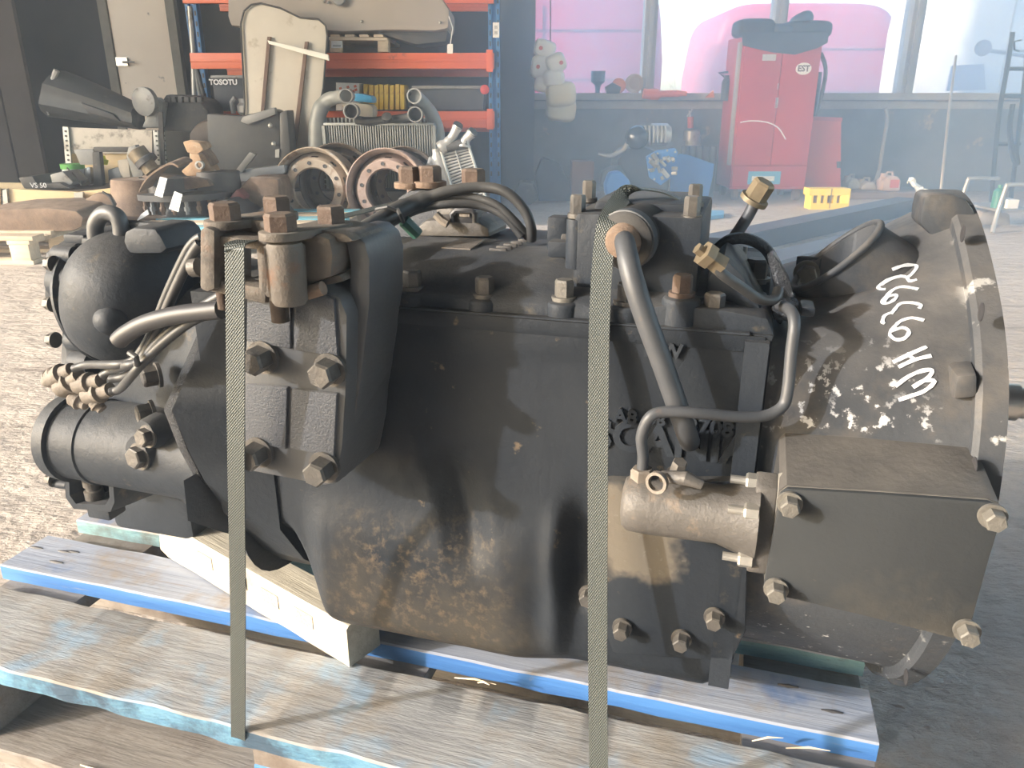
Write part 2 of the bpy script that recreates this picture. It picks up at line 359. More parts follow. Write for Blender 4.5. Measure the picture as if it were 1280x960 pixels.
# left: brown boarded partition at the frame's edge and the dark recess beside the door
g = MB()
for i in range(2):
    x = W(28,60,7.2).x - .26*(2-i); g = MB(); g.box((x, 7.2, 0), (x+.242, 7.25, 2.6)); 
    o = struct('wall_left_boards', g, M_wallw)
# door, left
DX0, DX1 = W(143,60,7.4).x, W(214,60,7.4).x; DH = W(147,78,7.4)
dr = part('door_1', MB().box((DX0,7.40,0), (DX1,7.45,2.2)), M_door, bevel=.004); dr['kind'] = 'structure'
h = part('door_handle', MB().box((DH.x,7.37,DH.z-.03), (DH.x+.10,7.40,DH.z+.04)).tube([(DH.x+.07,7.385,DH.z),(DH.x+.07,7.35,DH.z),(DH.x+.17,7.35,DH.z)], .009, 8), M_steel, dr)
for nm, x in (('trim_1', DX0-.08), ('trim_2', DX1+.005)):
    struct(nm, MB().box((x,7.38,0), (x+.075,7.46,2.25)), mat('door_trim', (.17,.15,.13), (.22,.2,.17), .7))
# windows: posts, sill, panes
def glass_mat():
    m = bpy.data.materials.new('dusty_glare_glass'); m.use_nodes = True; nt = m.node_tree
    for n in list(nt.nodes):
        if n.type != 'OUTPUT_MATERIAL': nt.nodes.remove(n)
    out = [n for n in nt.nodes if n.type == 'OUTPUT_MATERIAL'][0]
    tr = nt.nodes.new('ShaderNodeBsdfTransparent'); tr.inputs[0].default_value = (.84,.92,1,1)
    tl = nt.nodes.new('ShaderNodeBsdfTranslucent'); tl.inputs[0].default_value = (.55,.62,.75,1)  # dust film that also puts window glare into the pane as a pale veil
    mx = nt.nodes.new('ShaderNodeMixShader'); co = nt.nodes.new('ShaderNodeTexCoord').outputs['Object']
    nt.links.new(ramp(nt, nz(nt, co, 1.5, 4), -.2, 2.6), mx.inputs[0])
    nt.links.new(tr.outputs[0], mx.inputs[1]); nt.links.new(tl.outputs[0], mx.inputs[2]); nt.links.new(mx.outputs[0], out.inputs[0]); return m
M_glass = glass_mat()
def win_x(px): return W(px, 60, YW).x
posts = [win_x(650), win_x(812), win_x(972), win_x(1141), win_x(1315)]
for i, x in enumerate(posts):
    struct('window_frame_%d' % (i+1), MB().box((x-(.14 if i == 0 else .055), YW-.02, SILL), (x+(.14 if i == 0 else .055), YW+.16, 3.3)).box((x-.02, YW-.04, SILL), (x+.02, YW-.02, 3.3)), M_frame)
for i in range(4):
    p = struct('window_%d' % (i+1), MB().box((posts[i]+.05, YW+.07, SILL), (posts[i+1]-.05, YW+.078, 3.3)), M_glass)
struct('trim_3', MB().box((xs, YW-.10, SILL-.06), (7.3, YW+.2, SILL)).box((xs, YW-.03, SILL-.14), (7.3, YW, SILL-.07)), M_sill, .006)
struct('wall_column', MB().box((win_x(626)-.0, YW-.16, 0), (win_x(668), YW-.001, 3.3)), mat('blue_grey_column', (.10,.13,.17), (.15,.18,.22), .7, 0, 3), .004)

# ------------------------------------------------------------------ outside: lorry cabs
M_cab = mat('red_cab_paint', (.52,.05,.10), (.60,.08,.13), .45, 0, 2)
M_cabw = mat('white_cab_paint', (.75,.77,.78), (.85,.86,.86), .4)
M_seam = mat('dark_seam', (.20,.03,.05), (.24,.04,.06), .6)
def cab(label, X0, X1, Y, zt, z0=.45, m=None, sl=.18):
    t = thing('lorry_cab', label, 'lorry cab', ((X0+X1)/2, Y+1.1, -.14), 0, None)
    def sec(y, ins):
        pts = []; n = 44; cx = (X0+X1)/2; hw = (X1-X0)/2 - ins; hh = (zt - z0)/2 - ins; cz = (zt+z0)/2
        for k in range(n):
            a = 2*PI*k/n; e = .33; q = lambda c: math.copysign(abs(c)**e, c)
            x = q(math.cos(a)); z = q(math.sin(a)); sq = 1 - sl * max(0, z) * .5
            pts.append(Vector((cx + x*hw*sq, y, cz + z*hh)))
        return pts
    b = MB(); b.loft([sec(Y+.0, .16), sec(Y+.04, .06), sec(Y+.18, 0), sec(Y+2.0, 0), sec(Y+2.2, .1)])
    part('cab_shell', b, m or M_cab, t, True, angle=60)
    s = MB(); cz = (zt+z0)/2
    for z in (z0+(zt-z0)*.38, z0+(zt-z0)*.68): s.box((X0+.25, Y-.012, z-.012), (X1-.25, Y+.01, z+.012))
    s.box(((X0+X1)/2-.5, Y-.012, z0+.4), ((X0+X1)/2-.48, Y+.01, zt-.35))
    part('panel_seam', s, M_seam if m is None else M_frame, t, True)
    for xx in (X0+.3, X1-.7): part('cab_support', MB().box((xx, Y+.2, -.139), (xx+.4, Y+1.9, z0+.1)), M_wgrey, t, True)
    return t
cab('pale red lorry cab outside the window left of the bright gap', W(618,60,11).x, W(832,60,11).x, 11, 2.35, .35)
cab('pale red lorry cab outside behind the red tool cabinet', W(888,60,13).x, W(1130,60,13).x, 13, W(1100,2,13).z, .2)
tw = cab('white lorry cab with mirror outside the right hand window', W(1200,60,10).x, W(1420,60,10).x, 10, 3.2, .3, M_cabw, .3)
part('mirror', MB().ball(W(1229,60,9.8), (.10,.05,.09)).tube([W(1229,62,9.8), W(1280,70,9.9)], .02, 8), M_black, tw, True)
part('side_window', MB().prism([W(1190,82,9.95), W(1230,80,9.95), W(1232,112,9.95), W(1183,114,9.95)], (0,.03,0)), mat('cab_glass_blue', (.18,.24,.36), (.2,.27,.4), .2), tw, True)
t = thing('van', 'small pale van far outside beyond the leaning window post', 'van', (W(1180,110,16).x, 16.6, -.14))
b = MB(); P = [(1150,192),(1150,72),(1165,66),(1190,62),(1213,60),(1213,192)]
b.prism([W(x,y,16) for x,y in P], (0,1.8,0)); part('body', b, M_cabw, t, True, bevel=.05)
for i in range(3):
    part('window', MB().prism([W(1160,76+i*14,15.97), W(1190,73+i*14,15.97), W(1190,80+i*14,15.97), W(1160,83+i*14,15.97)], (0,.02,0)), mat('van_dark', (.30,.33,.42), None, .3), t, True)
M_twig = mat('dry_shrub', (.35,.30,.2), (.5,.42,.25), .9)
for k, (x0, x1, Y) in enumerate(((838,892,22), (1131,1147,20))):
    b = MB(); rnd = random.Random(k)
    for i in range(26 if k == 0 else 14):
        px = rnd.uniform(x0, x1); p = W(px, 113, Y); p.z = -.14; hh = rnd.uniform(.9, 1.7)
        q = p + Vector((rnd.uniform(-.15,.15), rnd.uniform(-.1,.1), hh)); b.tube([p, (p+q)/2 + Vector((.05,0,0)), q], [.02,.014,.006], 4)
        for j in range(3):
            s0 = p.lerp(q, rnd.uniform(.4,.9)); b.tube([s0, s0 + Vector((rnd.uniform(-.3,.3), 0, rnd.uniform(.1,.3)))], [.01,.004], 3)
    single('bare_shrub', b, M_twig, ('row of bare shrubs outside in the bright gap left of the tool cabinet', 'bare shrub outside at the foot of the leaning window post')[k], 'shrub')['kind'] = 'stuff'

# ------------------------------------------------------------------ blue pallet
PAL = thing('pallet', 'blue painted wooden pallet with weathered boards under the gearbox', 'pallet', (OX, OY, 0), -YAW)
def board(name, u0, u1, v0, v1, z0, z1, m, seed=0, bow=0.0, rough=.0015, label=None, nseg=26):
    b = MB(); secs = []
    for i in range(nseg+1):
        u = u0 + (u1-u0)*i/nseg; j = lambda q: noise.noise(Vector((u*22, q*3.1+seed, seed)))*rough*2
        bz = -bow * math.sin(PI*i/nseg)
        c = min((z1-z0)*.2, .0022)
        pts = [(v0+j(1), z0), (v1+j(2), z0), (v1+j(2), z1-c), (v1-c+j(3), z1+j(5)*.4), ((v0+v1)/2, z1+j(6)*.6), (v0+c+j(4), z1+j(7)*.4), (v0+j(4), z1-c)]
        secs.append([Vector((u, v, z+bz)) for v, z in pts])
    b.loft(secs); return part(name, b, m, PAL, angle=35, label=label)
def two_tone(o, mside):      # front edge faces keep their painted colour, tops are walked bare
    o.data.materials.append(mside)
    for p in o.data.polygons:
        if p.normal.z < .5: p.material_index = 1
ZT = .144
o = board('deck_board', -1.234, -.006, -.083, .006, ZT-.024, ZT, M_bluetop, 1, label='middle deck board with bright blue edge'); two_tone(o, M_blue)
o = board('deck_board', -1.230, -.003, .058, .150, ZT-.024, ZT, M_bluetop, 2); two_tone(o, M_teal)
o = board('deck_board', -1.226, -.003, .20, .29, ZT-.024, ZT, M_bluetop, 3); two_tone(o, M_blue)
o = board('deck_board', -1.232, -.003, .34, .44, ZT-.024, ZT, M_bluetop, 4); two_tone(o, M_blue)
o = board('deck_board', -1.232, -.02, -.262, -.128, ZT-.024, ZT+.002, M_bluegrey, 5, rough=.0019, nseg=110, label='rough weathered grey front deck board'); two_tone(o, M_bluechip)
for u in (-1.22, -.675, -.148):     # cross boards under the deck
    board('cross_board', u, u+.14, -.262, .44, ZT-.046, ZT-.024, M_wgrey, 6, nseg=4)
    for v in (-.262, .04, .34):
        board('block', u, u+.14, v, v+.10, .022, ZT-.046, M_blue if v < -.2 and u > -1 else M_wgrey, 7, nseg=6)
for v in (-.275, .03, .34):
    board('bottom_board', -1.232, -.004, v, v+.125, 0.001, .022, M_wgrey, 8+v)
# splinters on the front edge
b = MB(); rnd = random.Random(3)
for i in range(9):
    p = Vector((rnd.uniform(-.95,-.68), -.266-rnd.random()*.02, .03)) if i < 5 else Vector((rnd.uniform(-.5,-.05), -.119, ZT+.002))
    d = Vector((rnd.uniform(.01,.06), rnd.uniform(-.01,.01), rnd.uniform(-.002,.006))); s_ = .0012
    if i < 5: p.z = .024; 
    b.tube([p, p+d*.5+Vector((0,0,.003)), p+d], [.0008,.0016,.0004], 4)
part('splinter', b, M_wood, PAL)['kind'] = 'stuff'
for (px, py) in ((90,690),(45,685),(70,703),(80,690),(1040,890),(985,858)):
    p = GZ(px, py, ZT); part('nail_hole', MB().tube([p+Vector((-.012,0,0)), p, p+Vector((.012,.001,0))], [.0012,.003,.0012], 6), mat('dark_gouge', (.05,.05,.055)), PAL)

# pale timber wedge
ba, bb = GZ(190,648,.204), GZ(433,786,.204); bc = GZ(487,768,.204)
ax = (bb-ba); ax.z = 0; L_ = ax.length; ax.normalize(); nx = Vector((-ax.y, ax.x, 0)); wd = abs((bc-bb).dot(nx))
wd = max(.05, wd)
BEAM = thing('timber', 'pale sawn pine timber wedged under the gearbox on the blue pallet', 'timber')
BEAM.matrix_basis = MG @ Matrix.Translation((ba.x, ba.y, ZT+.003)) @ Matrix.Rotation(math.atan2(ax.y, ax.x), 4, 'Z')
b = MB(); secs = []; sgn = 1 if (bc-bb).dot(nx) > 0 else -1
for i in range(31):
    x = L_*i/30; j = lambda q: noise.noise(Vector((x*14, q*5, 2)))*.0022
    e = max(0, (.03-x))*.3
    pts = [(0+j(1)+e*.5, 0), (wd+j(2), 0), (wd+j(3), .055), (wd-.004, .059+j(9)*.4), (.004+e, .059+j(8)*.4), (0+j(4)+e, .055)]
    secs.append([Vector((x, sgn*y, z)) for y, z in pts])
b.loft(secs); part('timber_body', b, M_beam, BEAM, angle=30)
for k, xx in enumerate((.20,.27,.34,.12)):
    part('stamp_mark', MB().box((xx, -.0010 if sgn>0 else .0002, .026), (xx+.035, -.0004 if sgn>0 else .001, .046)), mat('faint_stamp', (.22,.21,.20), (.50,.46,.40), .8, 0, 300), BEAM)
# ------------------------------------------------------------------ gearbox
GB = thing('gearbox', 'black cast iron lorry gearbox with bell housing strapped on the blue pallet', 'gearbox', (OX, OY, 0), -YAW)
def lerp(a, b, t): return a + (b-a)*t
def sst(a, b, x): t = min(1, max(0, (x-a)/(b-a))); return t*t*(3-2*t)
def blob(p, c, ru, rw, pw=2): d = ((p[0]-c.x)/ru)**2 + ((p[1]-c.z)/rw)**2; return math.exp(-d**(pw/2)) if d < 20 else 0
VC = .03
dent1, dent2 = G(574,640,-.19), G(722,700,-.19)
def feat(u, z):
    d = 0
    belly = sst(-.635,-.60,u)*(1-sst(-.40,-.33,u))
    d -= .022*belly*sst(.43,.36,z)
    # oblique sunken web between belly and pillar
    q = (u-dent1.x) - (dent1.z-z)*.25
    if abs(z-dent1.z) < .075: d += .026*max(0, 1-abs(q)/.030)*sst(.075,.03,abs(z-dent1.z))
    pil = G(697,650,-.19).x
    d -= .016*math.exp(-((u-pil)/.012)**2)*sst(.24,.30,z)*(1-sst(.40,.44,z))
    d += .030*blob((u,z), dent2, .022, .055, 4)
    for (pa, pb) in (((455,437),(742,428)), ((455,484),(545,494))):       # cast ribs
        A, B = G(*pa,-.182), G(*pb,-.182)
        if A.x-.01 < u < B.x+.01:
            zz = lerp(A.z, B.z, (u-A.x)/(B.x-A.x)); d -= .007*math.exp(-((z-zz)/.006)**2)*min(1,(B.x+.01-u)/.03)
    # crescent cast ridge under the mount plate
    for c0 in (G(470,560,-.19), ):
        rr = math.hypot((u-c0.x), (z-c0.z)*1.4)
        if u > c0.x-.05 and z > c0.z-.03: d -= .007*math.exp(-((rr-.045)/.006)**2)
    d *= .7; d += .0006*noise.noise(Vector((u*30, z*30, 1)))
    return d
def casing_sec(u, inset=0, n=46):
    zb = lerp(.25, .150, sst(-.655,-.60,u)) + inset; vt = -.182 + inset
    zb = lerp(zb, .19, sst(-.20,-.16,u))
    near = []
    for i in range(n):
        s_ = i/(n-1)
        if s_ < .68:
            z = lerp(.622, zb+.12, s_/.68); v = vt
        else:
            a = (s_-.68)/.32; z = zb + .12*(1-a) ; v = vt + .150*a**1.25; z += 0
        if s_ < .95: v += feat(u, z)*(1 if s_ < .8 else (.95-s_)/.15)
        near.append(Vector((u, v, z)))
    far = [Vector((u, 2*VC - q.y if i not in () else q.y, q.z)) for i, q in enumerate(reversed(near))]
    return near + far
b = MB(); us = [-.735 + (.735-.172)*i/110 for i in range(111)]
b.loft([casing_sec(u) for u in us]); part('main_casing', b, M_casing, GB, angle=50)
# joint face and proud front flange of the casing
def sec_outline(u, grow, z1=.622, zlo=None):
    s_ = casing_sec(u, -grow, 20); return [Vector((u, q.y, min(q.z, z1))) for q in s_]
b = MB(); b.box((-.193,-.192,.27), (-.174,.24,.618)); part('front_flange', b, M_cast, GB, angle=40)
b = MB(); b.box((-.60,-.1845,.606), (-.176,-.17,.6215)); part('joint_rail', b, M_casing, GB, bevel=.004)
b = MB(); b.box((-.60,-.185,.6215), (-.19,-.17,.6232)); part('gasket', b, M_cast, GB)
# lower right side cover with bolts
pts = [G(752,600,-.19), G(938,600,-.19), G(932,790,-.19), G(915,810,-.17), G(770,800,-.17), G(748,760,-.19)]
part('side_panel', MB().prism([Vector((q.x,-.192,q.z)) for q in pts], (0,.06,0)), M_casing, GB, bevel=.004)
for (px, py, v) in ((778,783,-.193),(852,797,-.193),(893,770,-.193),(736,742,-.18)):
    bolt(GB, G(px,py,v), (0,-1,0), .0076, .012, M_bolt)
# --- cast lettering
def on_side(px, py, v): p = G(px, py, v); return Matrix.Translation(p) @ Matrix(((1,0,0,0),(0,0,-1,0),(0,1,0,0),(0,0,0,1)))
text_part('cast_lettering', 'SCANIA', .040, on_side(838,553,-.1825), M_cast, GB, .0022, bold=.0012)
text_part('cast_number', 'A8', .018, on_side(782,520,-.183), M_cast, GB, .003, bold=.0006)
text_part('cast_number', 'ØB', .014, on_side(818,524,-.183), M_cast, GB, .003, bold=.0006)
text_part('cast_number', '92708', .020, on_side(880,533,-.183), M_cast, GB, .003, bold=.0006)
text_part('cast_number', 'NW', .018, on_side(829,438,-.183), M_cast, GB, .003, bold=.0006)
# --- top cover
def cover_sec(u, top=.661, k=1):
    return [Vector((u, v, z)) for v, z in ((-.178,.6235),(-.177,.632),(-.172,.637),(-.150,.645),(-.122,.6545),(-.100,top-.002),(-.088,top),(-.02,top-.003),(.10,.655),(.16,.640),(.235,.634),(.235,.6235))]
b = MB(); L0 = cover_sec(-.600); b.loft([[Vector((q.x, q.y, min(q.z, .632))) for q in L0], [Vector((-.597, q.y, min(q.z,.645))) for q in L0], cover_sec(-.565), cover_sec(-.30), [Vector((-.235, q.y, q.z)) for q in cover_sec(0)], [Vector((-.205, q.y, min(q.z,.640))) for q in cover_sec(0)], [Vector((-.195, q.y, min(q.z,.632))) for q in cover_sec(0)]])
cover = part('top_cover', b, M_cast, GB, angle=45)
for i, (px, py) in enumerate(((516,362),(606,371),(705,375),(782,380),(852,370))):
    p = G(px, py, -.166); bb_ = MB(); z0 = .615; bb_.lathe((p.x, p.y, z0), (0,0,1), [(0,.017),(p.z-z0-.003,.0165),(p.z-z0,.014)], 20)
    bb_.hexa([(p.x-.014,p.y,z0),(p.x+.014,p.y,z0),(p.x+.013,p.y,p.z-.001),(p.x-.013,p.y,p.z-.001)], [(p.x-.014,p.y+.03,z0),(p.x+.03,p.y+.03,z0),(p.x+.028,p.y+.03,p.z-.004),(p.x-.013,p.y+.03,p.z-.004)])
    part('boss', bb_, M_cast, GB, bevel=.002); bolt(GB, p, (0,0,1), .0088, .015, (M_bolt, M_bolt, M_boltl, M_bolt, M_rustb)[i], rot=.3*i)
# right hand stepped end of the cover
b = MB(); P = [(800,398),(800,384),(840,382),(905,388),(960,398),(968,420),(965,428),(890,424),(800,412)]
b.prism([G(x,y,-.178) for x,y in P], (0,.10,0)); part('cover_end', b, M_cast, GB, bevel=.003)
P = [(880,395),(885,345),(905,320),(930,345),(955,392),(968,410)]
b = MB(); b.prism([G(x,y,-.15) for x,y in P], (0,.12,.0)); part('cover_shoulder', b, M_cast, GB, bevel=.006)
bolt(GB, G(892,391,-.165), (0,0,1), .0088, .014, M_bolt, rot=.5)
# plate and raised characters on the cover top
q = [GZ(x,y,.6605) for x,y in ((552,311),(588,313),(606,301),(577,299))]; part('maker_plate', MB().prism(q, (0,0,.0016)), M_conn, GB)
for i in range(5):
    a_, c_ = GZ(612+i*9, 313-i*2.9, .6605), GZ(634+i*6, 314-i*2.9, .6605)
    part('cast_number', MB().box((a_.x,a_.y-.0022,.6595),(c_.x,a_.y+.0022,.6630)), M_bolt, GB, bevel=.0007)
# --- shift turret
def pbox(px0, py0, px1, py1, v0, depth, m, name, bev=.003, parent=GB, tap=0):
    a_ = G(px0,py1,v0); c_ = G(px1,py0,v0); b = MB()
    b.hexa([(a_.x,v0,a_.z),(c_.x,v0,a_.z),(c_.x-tap,v0,c_.z),(a_.x+tap,v0,c_.z)], [(a_.x,v0+depth,a_.z),(c_.x,v0+depth,a_.z),(c_.x-tap,v0+depth,c_.z),(a_.x+tap,v0+depth,c_.z)])
    return part(name, b, m, parent, bevel=bev)
pbox(714,272,879,395,-.150,.17,M_cast,'turret_body', .005)
pbox(742,256,868,283,-.118,.11,M_cast,'turret_lid', .004)
pbox(683,272,708,318,-.11,.02,M_cast,'lug', .003); pbox(684,303,716,322,-.125,.05,M_cast,'lug',.003)
for (px,py,v,r) in ((708,318,-.105,.008),(722,272,-.14,.0074),(864,275,-.14,.0074),(868,258,-.08,.0068),(736,252,-.07,.0068)):
    p = G(px,py,v); b = MB(); b.cyl((p.x,v,p.z-.045),(p.x,v,p.z-.001),r*1.35,seg=18)
    if px != 708: part('boss', b, M_cast, GB, bevel=.001)
    bolt(GB, p, (0,0,1), r*.95, .016, M_bolt, rot=.4)
# boot and selector pipe
a_, c_ = G(812,283,-.10), G(779,302,-.165); d_ = c_-a_
part('rubber_boot', MB().lathe(a_, d_, [(0,.019),(.015,.024),(.04,.026),(d_.length-.012,.024),(d_.length-.002,.025),(d_.length,.022)], 32), M_rubber, GB, angle=60)
part('boot_collar', MB().lathe(c_-d_.normalized()*.014, d_, [(0,.0245),(.0,.0262),(.010,.0262),(.0105,.0245)], 32), M_pipe, GB)
part('rod_seal', MB().lathe(c_-d_.normalized()*.004, d_, [(0,.017),(.010,.015),(.016,.011),(.018,.0)], 24), M_rusty, GB)
part('selector_pipe', MB().tube([G(780,299,-.17), G(782,308,-.195), G(790,345,-.212), G(806,395,-.218), G(830,460,-.218), G(856,535,-.215), G(862,552,-.19)], [.0080,.0086,.0090,.0090,.0090,.0090,.0090], 16, smooth=6), M_pipe, GB, angle=60)
# --- slave cylinder
a_, c_ = G(779,626,-.235), G(946,648,-.235)
c_.z = a_.z - .0; R0 = .0243
part('slave_cylinder', MB().lathe(a_, c_-a_, [(0,.016),(.001,.0205),(.006,R0),(.02,R0+.001),((c_-a_).length-.03,R0),((c_-a_).length,R0+.010)], 40), M_cone, GB, angle=50)
CY = c_
pts = []
for k in range(18):
    an = 2*PI*k/18; rr = .029 + .014*abs(math.cos(1.5*an+.4))**3
    pts.append(Vector((CY.x-.004, CY.y+.008+rr*math.cos(an), CY.z-.004+rr*1.12*math.sin(an))))
part('cylinder_flange', MB().prism(pts, (.016,0,0)), M_cone, GB, bevel=.002)
part('gasket', MB().prism([q+Vector((.016,0,0)) for q in pts], (.003,0,0), 1.03), M_gask, GB)
for (px,py) in ((932,603),(930,641),(922,700)):
    p = G(px+18,py,-.258 if py != 603 else -.235); part('stud_nut', bolt_mb(.0070,.011,False,.3,p,(-1,0,0),.012), M_zinc, GB, angle=25)
# hydraulic banjo, bleed nipple and thin pipe
p = G(802,600,-.235); n_ = MB(); n_.cyl((p.x,p.y,p.z-.014),(p.x,p.y,p.z),.0125,seg=20); part('union_boss', n_, M_cone, GB, bevel=.001)
part('union_nut', bolt_mb(.0098,.011,False,.2,(p.x,p.y,p.z),(0,0,1)), M_conn, GB, angle=25)
top = Vector((p.x,p.y,p.z+.010))
part('hydraulic_pipe', MB().tube([top, top+Vector((0,0,.012)), G(802,545,-.235), G(812,522,-.235), G(830,515,-.232), G(870,516,-.228), G(920,521,-.215), G(955,520,-.205), G(978,508,-.198), G(985,485,-.195), G(989,440,-.19), G(993,405,-.185), G(988,388,-.17), G(975,382,-.14)], .0048, 12, smooth=6), M_pipe, GB, angle=60)
p = G(823,602,-.262); part('banjo_ring', MB().lathe(p, (-.35,-1,.1), [(0,.0065),(0,.0090),(.005,.0090),(.005,.0065)], 24, close=True), M_conn, GB)
bolt(GB, p+Vector((.012,.018,-.002)), (.2,-.3,1), .0065, .013, M_cone)
part('bleed_nipple', MB().tube([p+Vector((.002,.01,.0)), p+Vector((.022,.0,.006)), p+Vector((.034,0,.002))], [.005,.006,.004], 10), M_cone, GB)
# --- clutch fork box with flat cover
v_ = -.262
P = [(975,618),(984,611),(1100,618),(1236,628),(1252,634),(1250,655),(1235,705),(1213,785),(1203,797),(1190,798),(1080,770),(960,742),(955,728),(962,690),(972,640)]
pp = [G(x,y,v_) for x,y in P]
part('fork_box_cover', MB().prism([q for q in pp], (0,.005,0)), M_box, GB, bevel=.0015)
part('gasket', MB().prism([Vector((q.x,v_+.005,q.z)) for q in pp], (0,.002,0), .99), M_gask, GB)
back = [Vector((q.x, v_+.115, q.z + (.018 if q.z > .49 else 0))) for q in pp]
part('fork_box', MB().loft([[Vector((q.x,v_+.007,q.z)) for q in pp], [Vector((q.x,v_+.06,q.z+(.008 if q.z>.49 else 0))) for q in pp], back]), mat('box_top_dusty', (.05,.05,.052), (.10,.096,.09), .6, 0, 6, .3, 90, spec=.3, dust=((.22,.20,.18), .5)), GB, angle=35)
for (px,py) in ((987,628),(1240,644),(1208,787),(970,735)):
    bolt(GB, G(px,py,v_-.001), (0,-1,0), .0075, .011, M_boltl, rot=.15)
# --- bell housing
rim = [(.07,.165),(.0,.178),(-.055,.212),(-.118,.262),(-.168,.325),(-.196,.385),(-.212,.45),(-.212,.502),(-.196,.560),(-.168,.604),(-.110,.650),(-.014,.698),(.06,.716),
       (.12,.712),(.20,.675),(.27,.60),(.305,.53),(.312,.46),(.302,.39),(.27,.31),(.21,.235),(.14,.185)]
def rs(pts, n):          # resample closed outline smoothly
    P = catmull([Vector((0,a,b)) for a,b in pts], 8, True); L = [0]
    for i in range(len(P)): L.append(L[-1] + (P[(i+1)%len(P)]-P[i]).length)
    out = []
    for k in range(n):
        s_ = L[-1]*k/n; i = max(j for j in range(len(L)) if L[j] <= s_+1e-12); i = min(i, len(P)-1)
        t = (s_-L[i])/max(1e-9, L[i+1]-L[i]); out.append(P[i].lerp(P[(i+1)%len(P)], t))
    return out
def scl(P, k): c = Vector((0,.045,.445)); return [c + (q-c)*k for q in P]
small = [(.05,.205),(-.02,.210),(-.065,.24),(-.115,.28),(-.160,.34),(-.18,.44),(-.18,.50),(-.178,.55),(-.172,.585),(-.15,.608),(-.05,.615),(.05,.617),
         (.12,.615),(.20,.60),(.235,.56),(.24,.50),(.24,.44),(.235,.37),(.21,.28),(.16,.22),(.10,.195)]
NB = 84; RM = rs(rim, NB); SM = rs(small, NB)
def bell_secs(kk=1.0):
    secs = []
    for i in range(15):
        t = i/14; f = t**1.15; P = []
        for a_, c_ in zip(SM, scl(RM, .955)): P.append(a_.lerp(c_, f))
        secs.append([Vector((lerp(-.178, -.014, t), q.y, q.z)) for q in scl(P, kk)])
    return secs
outer = bell_secs(); inner = bell_secs(.955)
b = MB(); b.loft(outer, cap=False)
bvh = BVHTree.FromPolygons([tuple(q) for q in b.v], b.f)
def hit(px, py, off=.0012):
    d = dl(px, py).normalized(); h_ = bvh.ray_cast(CAML, d)
    if h_[0] is None: return None, None
    n = h_[1] if h_[1].dot(d) < 0 else -h_[1]
    return h_[0] + n*off, n
# leave a real opening where the clutch release window is
op = [(1000,362),(1012,342),(1040,315),(1075,290),(1100,279),(1106,283),(1095,298),(1065,322),(1035,345),(1012,360)]
def inside(x, y, poly):
    r = False; j = len(poly)-1
    for i in range(len(poly)):
        if (poly[i][1] > y) != (poly[j][1] > y) and x < (poly[j][0]-poly[i][0])*(y-poly[i][1])/(poly[j][1]-poly[i][1]) + poly[i][0]: r = not r
        j = i
    return r
b = MB(); b.loft(outer, cap=False)
n0 = len(b.v); b.loft(inner, cap=False)
m_ = NB; last = 14*m_
for k in range(m_):
    b.f.append((last+k, last+(k+1)%m_, n0+last+(k+1)%m_, n0+last+k)); b.f.append((k, (k+1)%m_, n0+(k+1)%m_, n0+k))
bell = part('bell_housing', b, M_bell, GB, angle=60)
# cut the window with a slanted elliptical cutter
A_, B_ = G(1000,364,-.055), G(1106,279,-.03)
ctr = (A_+B_)/2; xax = (B_-A_).normalized(); half = (B_-A_).length/2
yax = (ctr-CAML).normalized() + Vector((-.10,0,.30)); yax = (yax - xax*yax.dot(xax)).normalized(); zax = xax.cross(yax)
cm = MB(); loop = [ctr + xax*math.cos(2*PI*k/32)*half + yax*(math.sin(2*PI*k/32)*.036+.015) for k in range(32)]
cm.prism([q - zax*.08 for q in loop], zax*.16); co_ = part('cutter_tmp', cm, M_bell, GB)
md = bell.modifiers.new('b', 'BOOLEAN'); md.object = co_; md.operation = 'DIFFERENCE'; md.solver = 'EXACT'
bpy.context.view_layer.update(); dg = bpy.context.evaluated_depsgraph_get()
nm_ = bpy.data.meshes.new_from_object(bell.evaluated_get(dg)); bell.modifiers.clear(); bell.data = nm_; bpy.data.objects.remove(co_)
lo_ = [q + (q-ctr)*.30 - zax*.045 for q in loop]
if zax.z < 0: lo_ = [q + (q-ctr)*.30 + zax*.045 for q in loop]
li_ = [q - (q-ctr)*.10 for q in loop]; dn = Vector((0,0,-.03)); lk_ = [q + dn for q in li_]
b = MB(); b.loft([lo_, loop, li_, lk_], cap=False); COL = (list(b.v), list(b.f)); part('window_collar', b, M_bell, GB, angle=60)
part('window_lip', MB().tube(loop, .0035, 10, closed=True), M_bell, GB, angle=80)
# rim flange
b = MB(); R1 = [Vector((0,q.y,q.z)) for q in RM]; R2 = scl(R1, .90)
def at_u(P, u): return [Vector((u, q.y, q.z)) for q in P]
b.loft([at_u(R2,-.016), at_u(scl(R1,.985),-.016), at_u(R1,-.012), at_u(R1,.006), at_u(R2,.006)], cap=False)
n_ = len(b.v); 
for k in range(NB): b.f.append((k, (k+1)%NB, 4*NB+(k+1)%NB, 4*NB+k))
part('rim_flange', b, M_bell, GB, angle=35)
for (px,py) in ((1204,292),(1227,390),(1218,583),(1188,748),(1133,846)):
    d = dl(px,py); p = GU(px,py,-.0165)
    part('bolt_hole', MB().lathe(p, (-1,0,0), [(0,.0075),(.0006,.0075),(.0008,.006),(.0004,.0)], 18), M_black, GB)
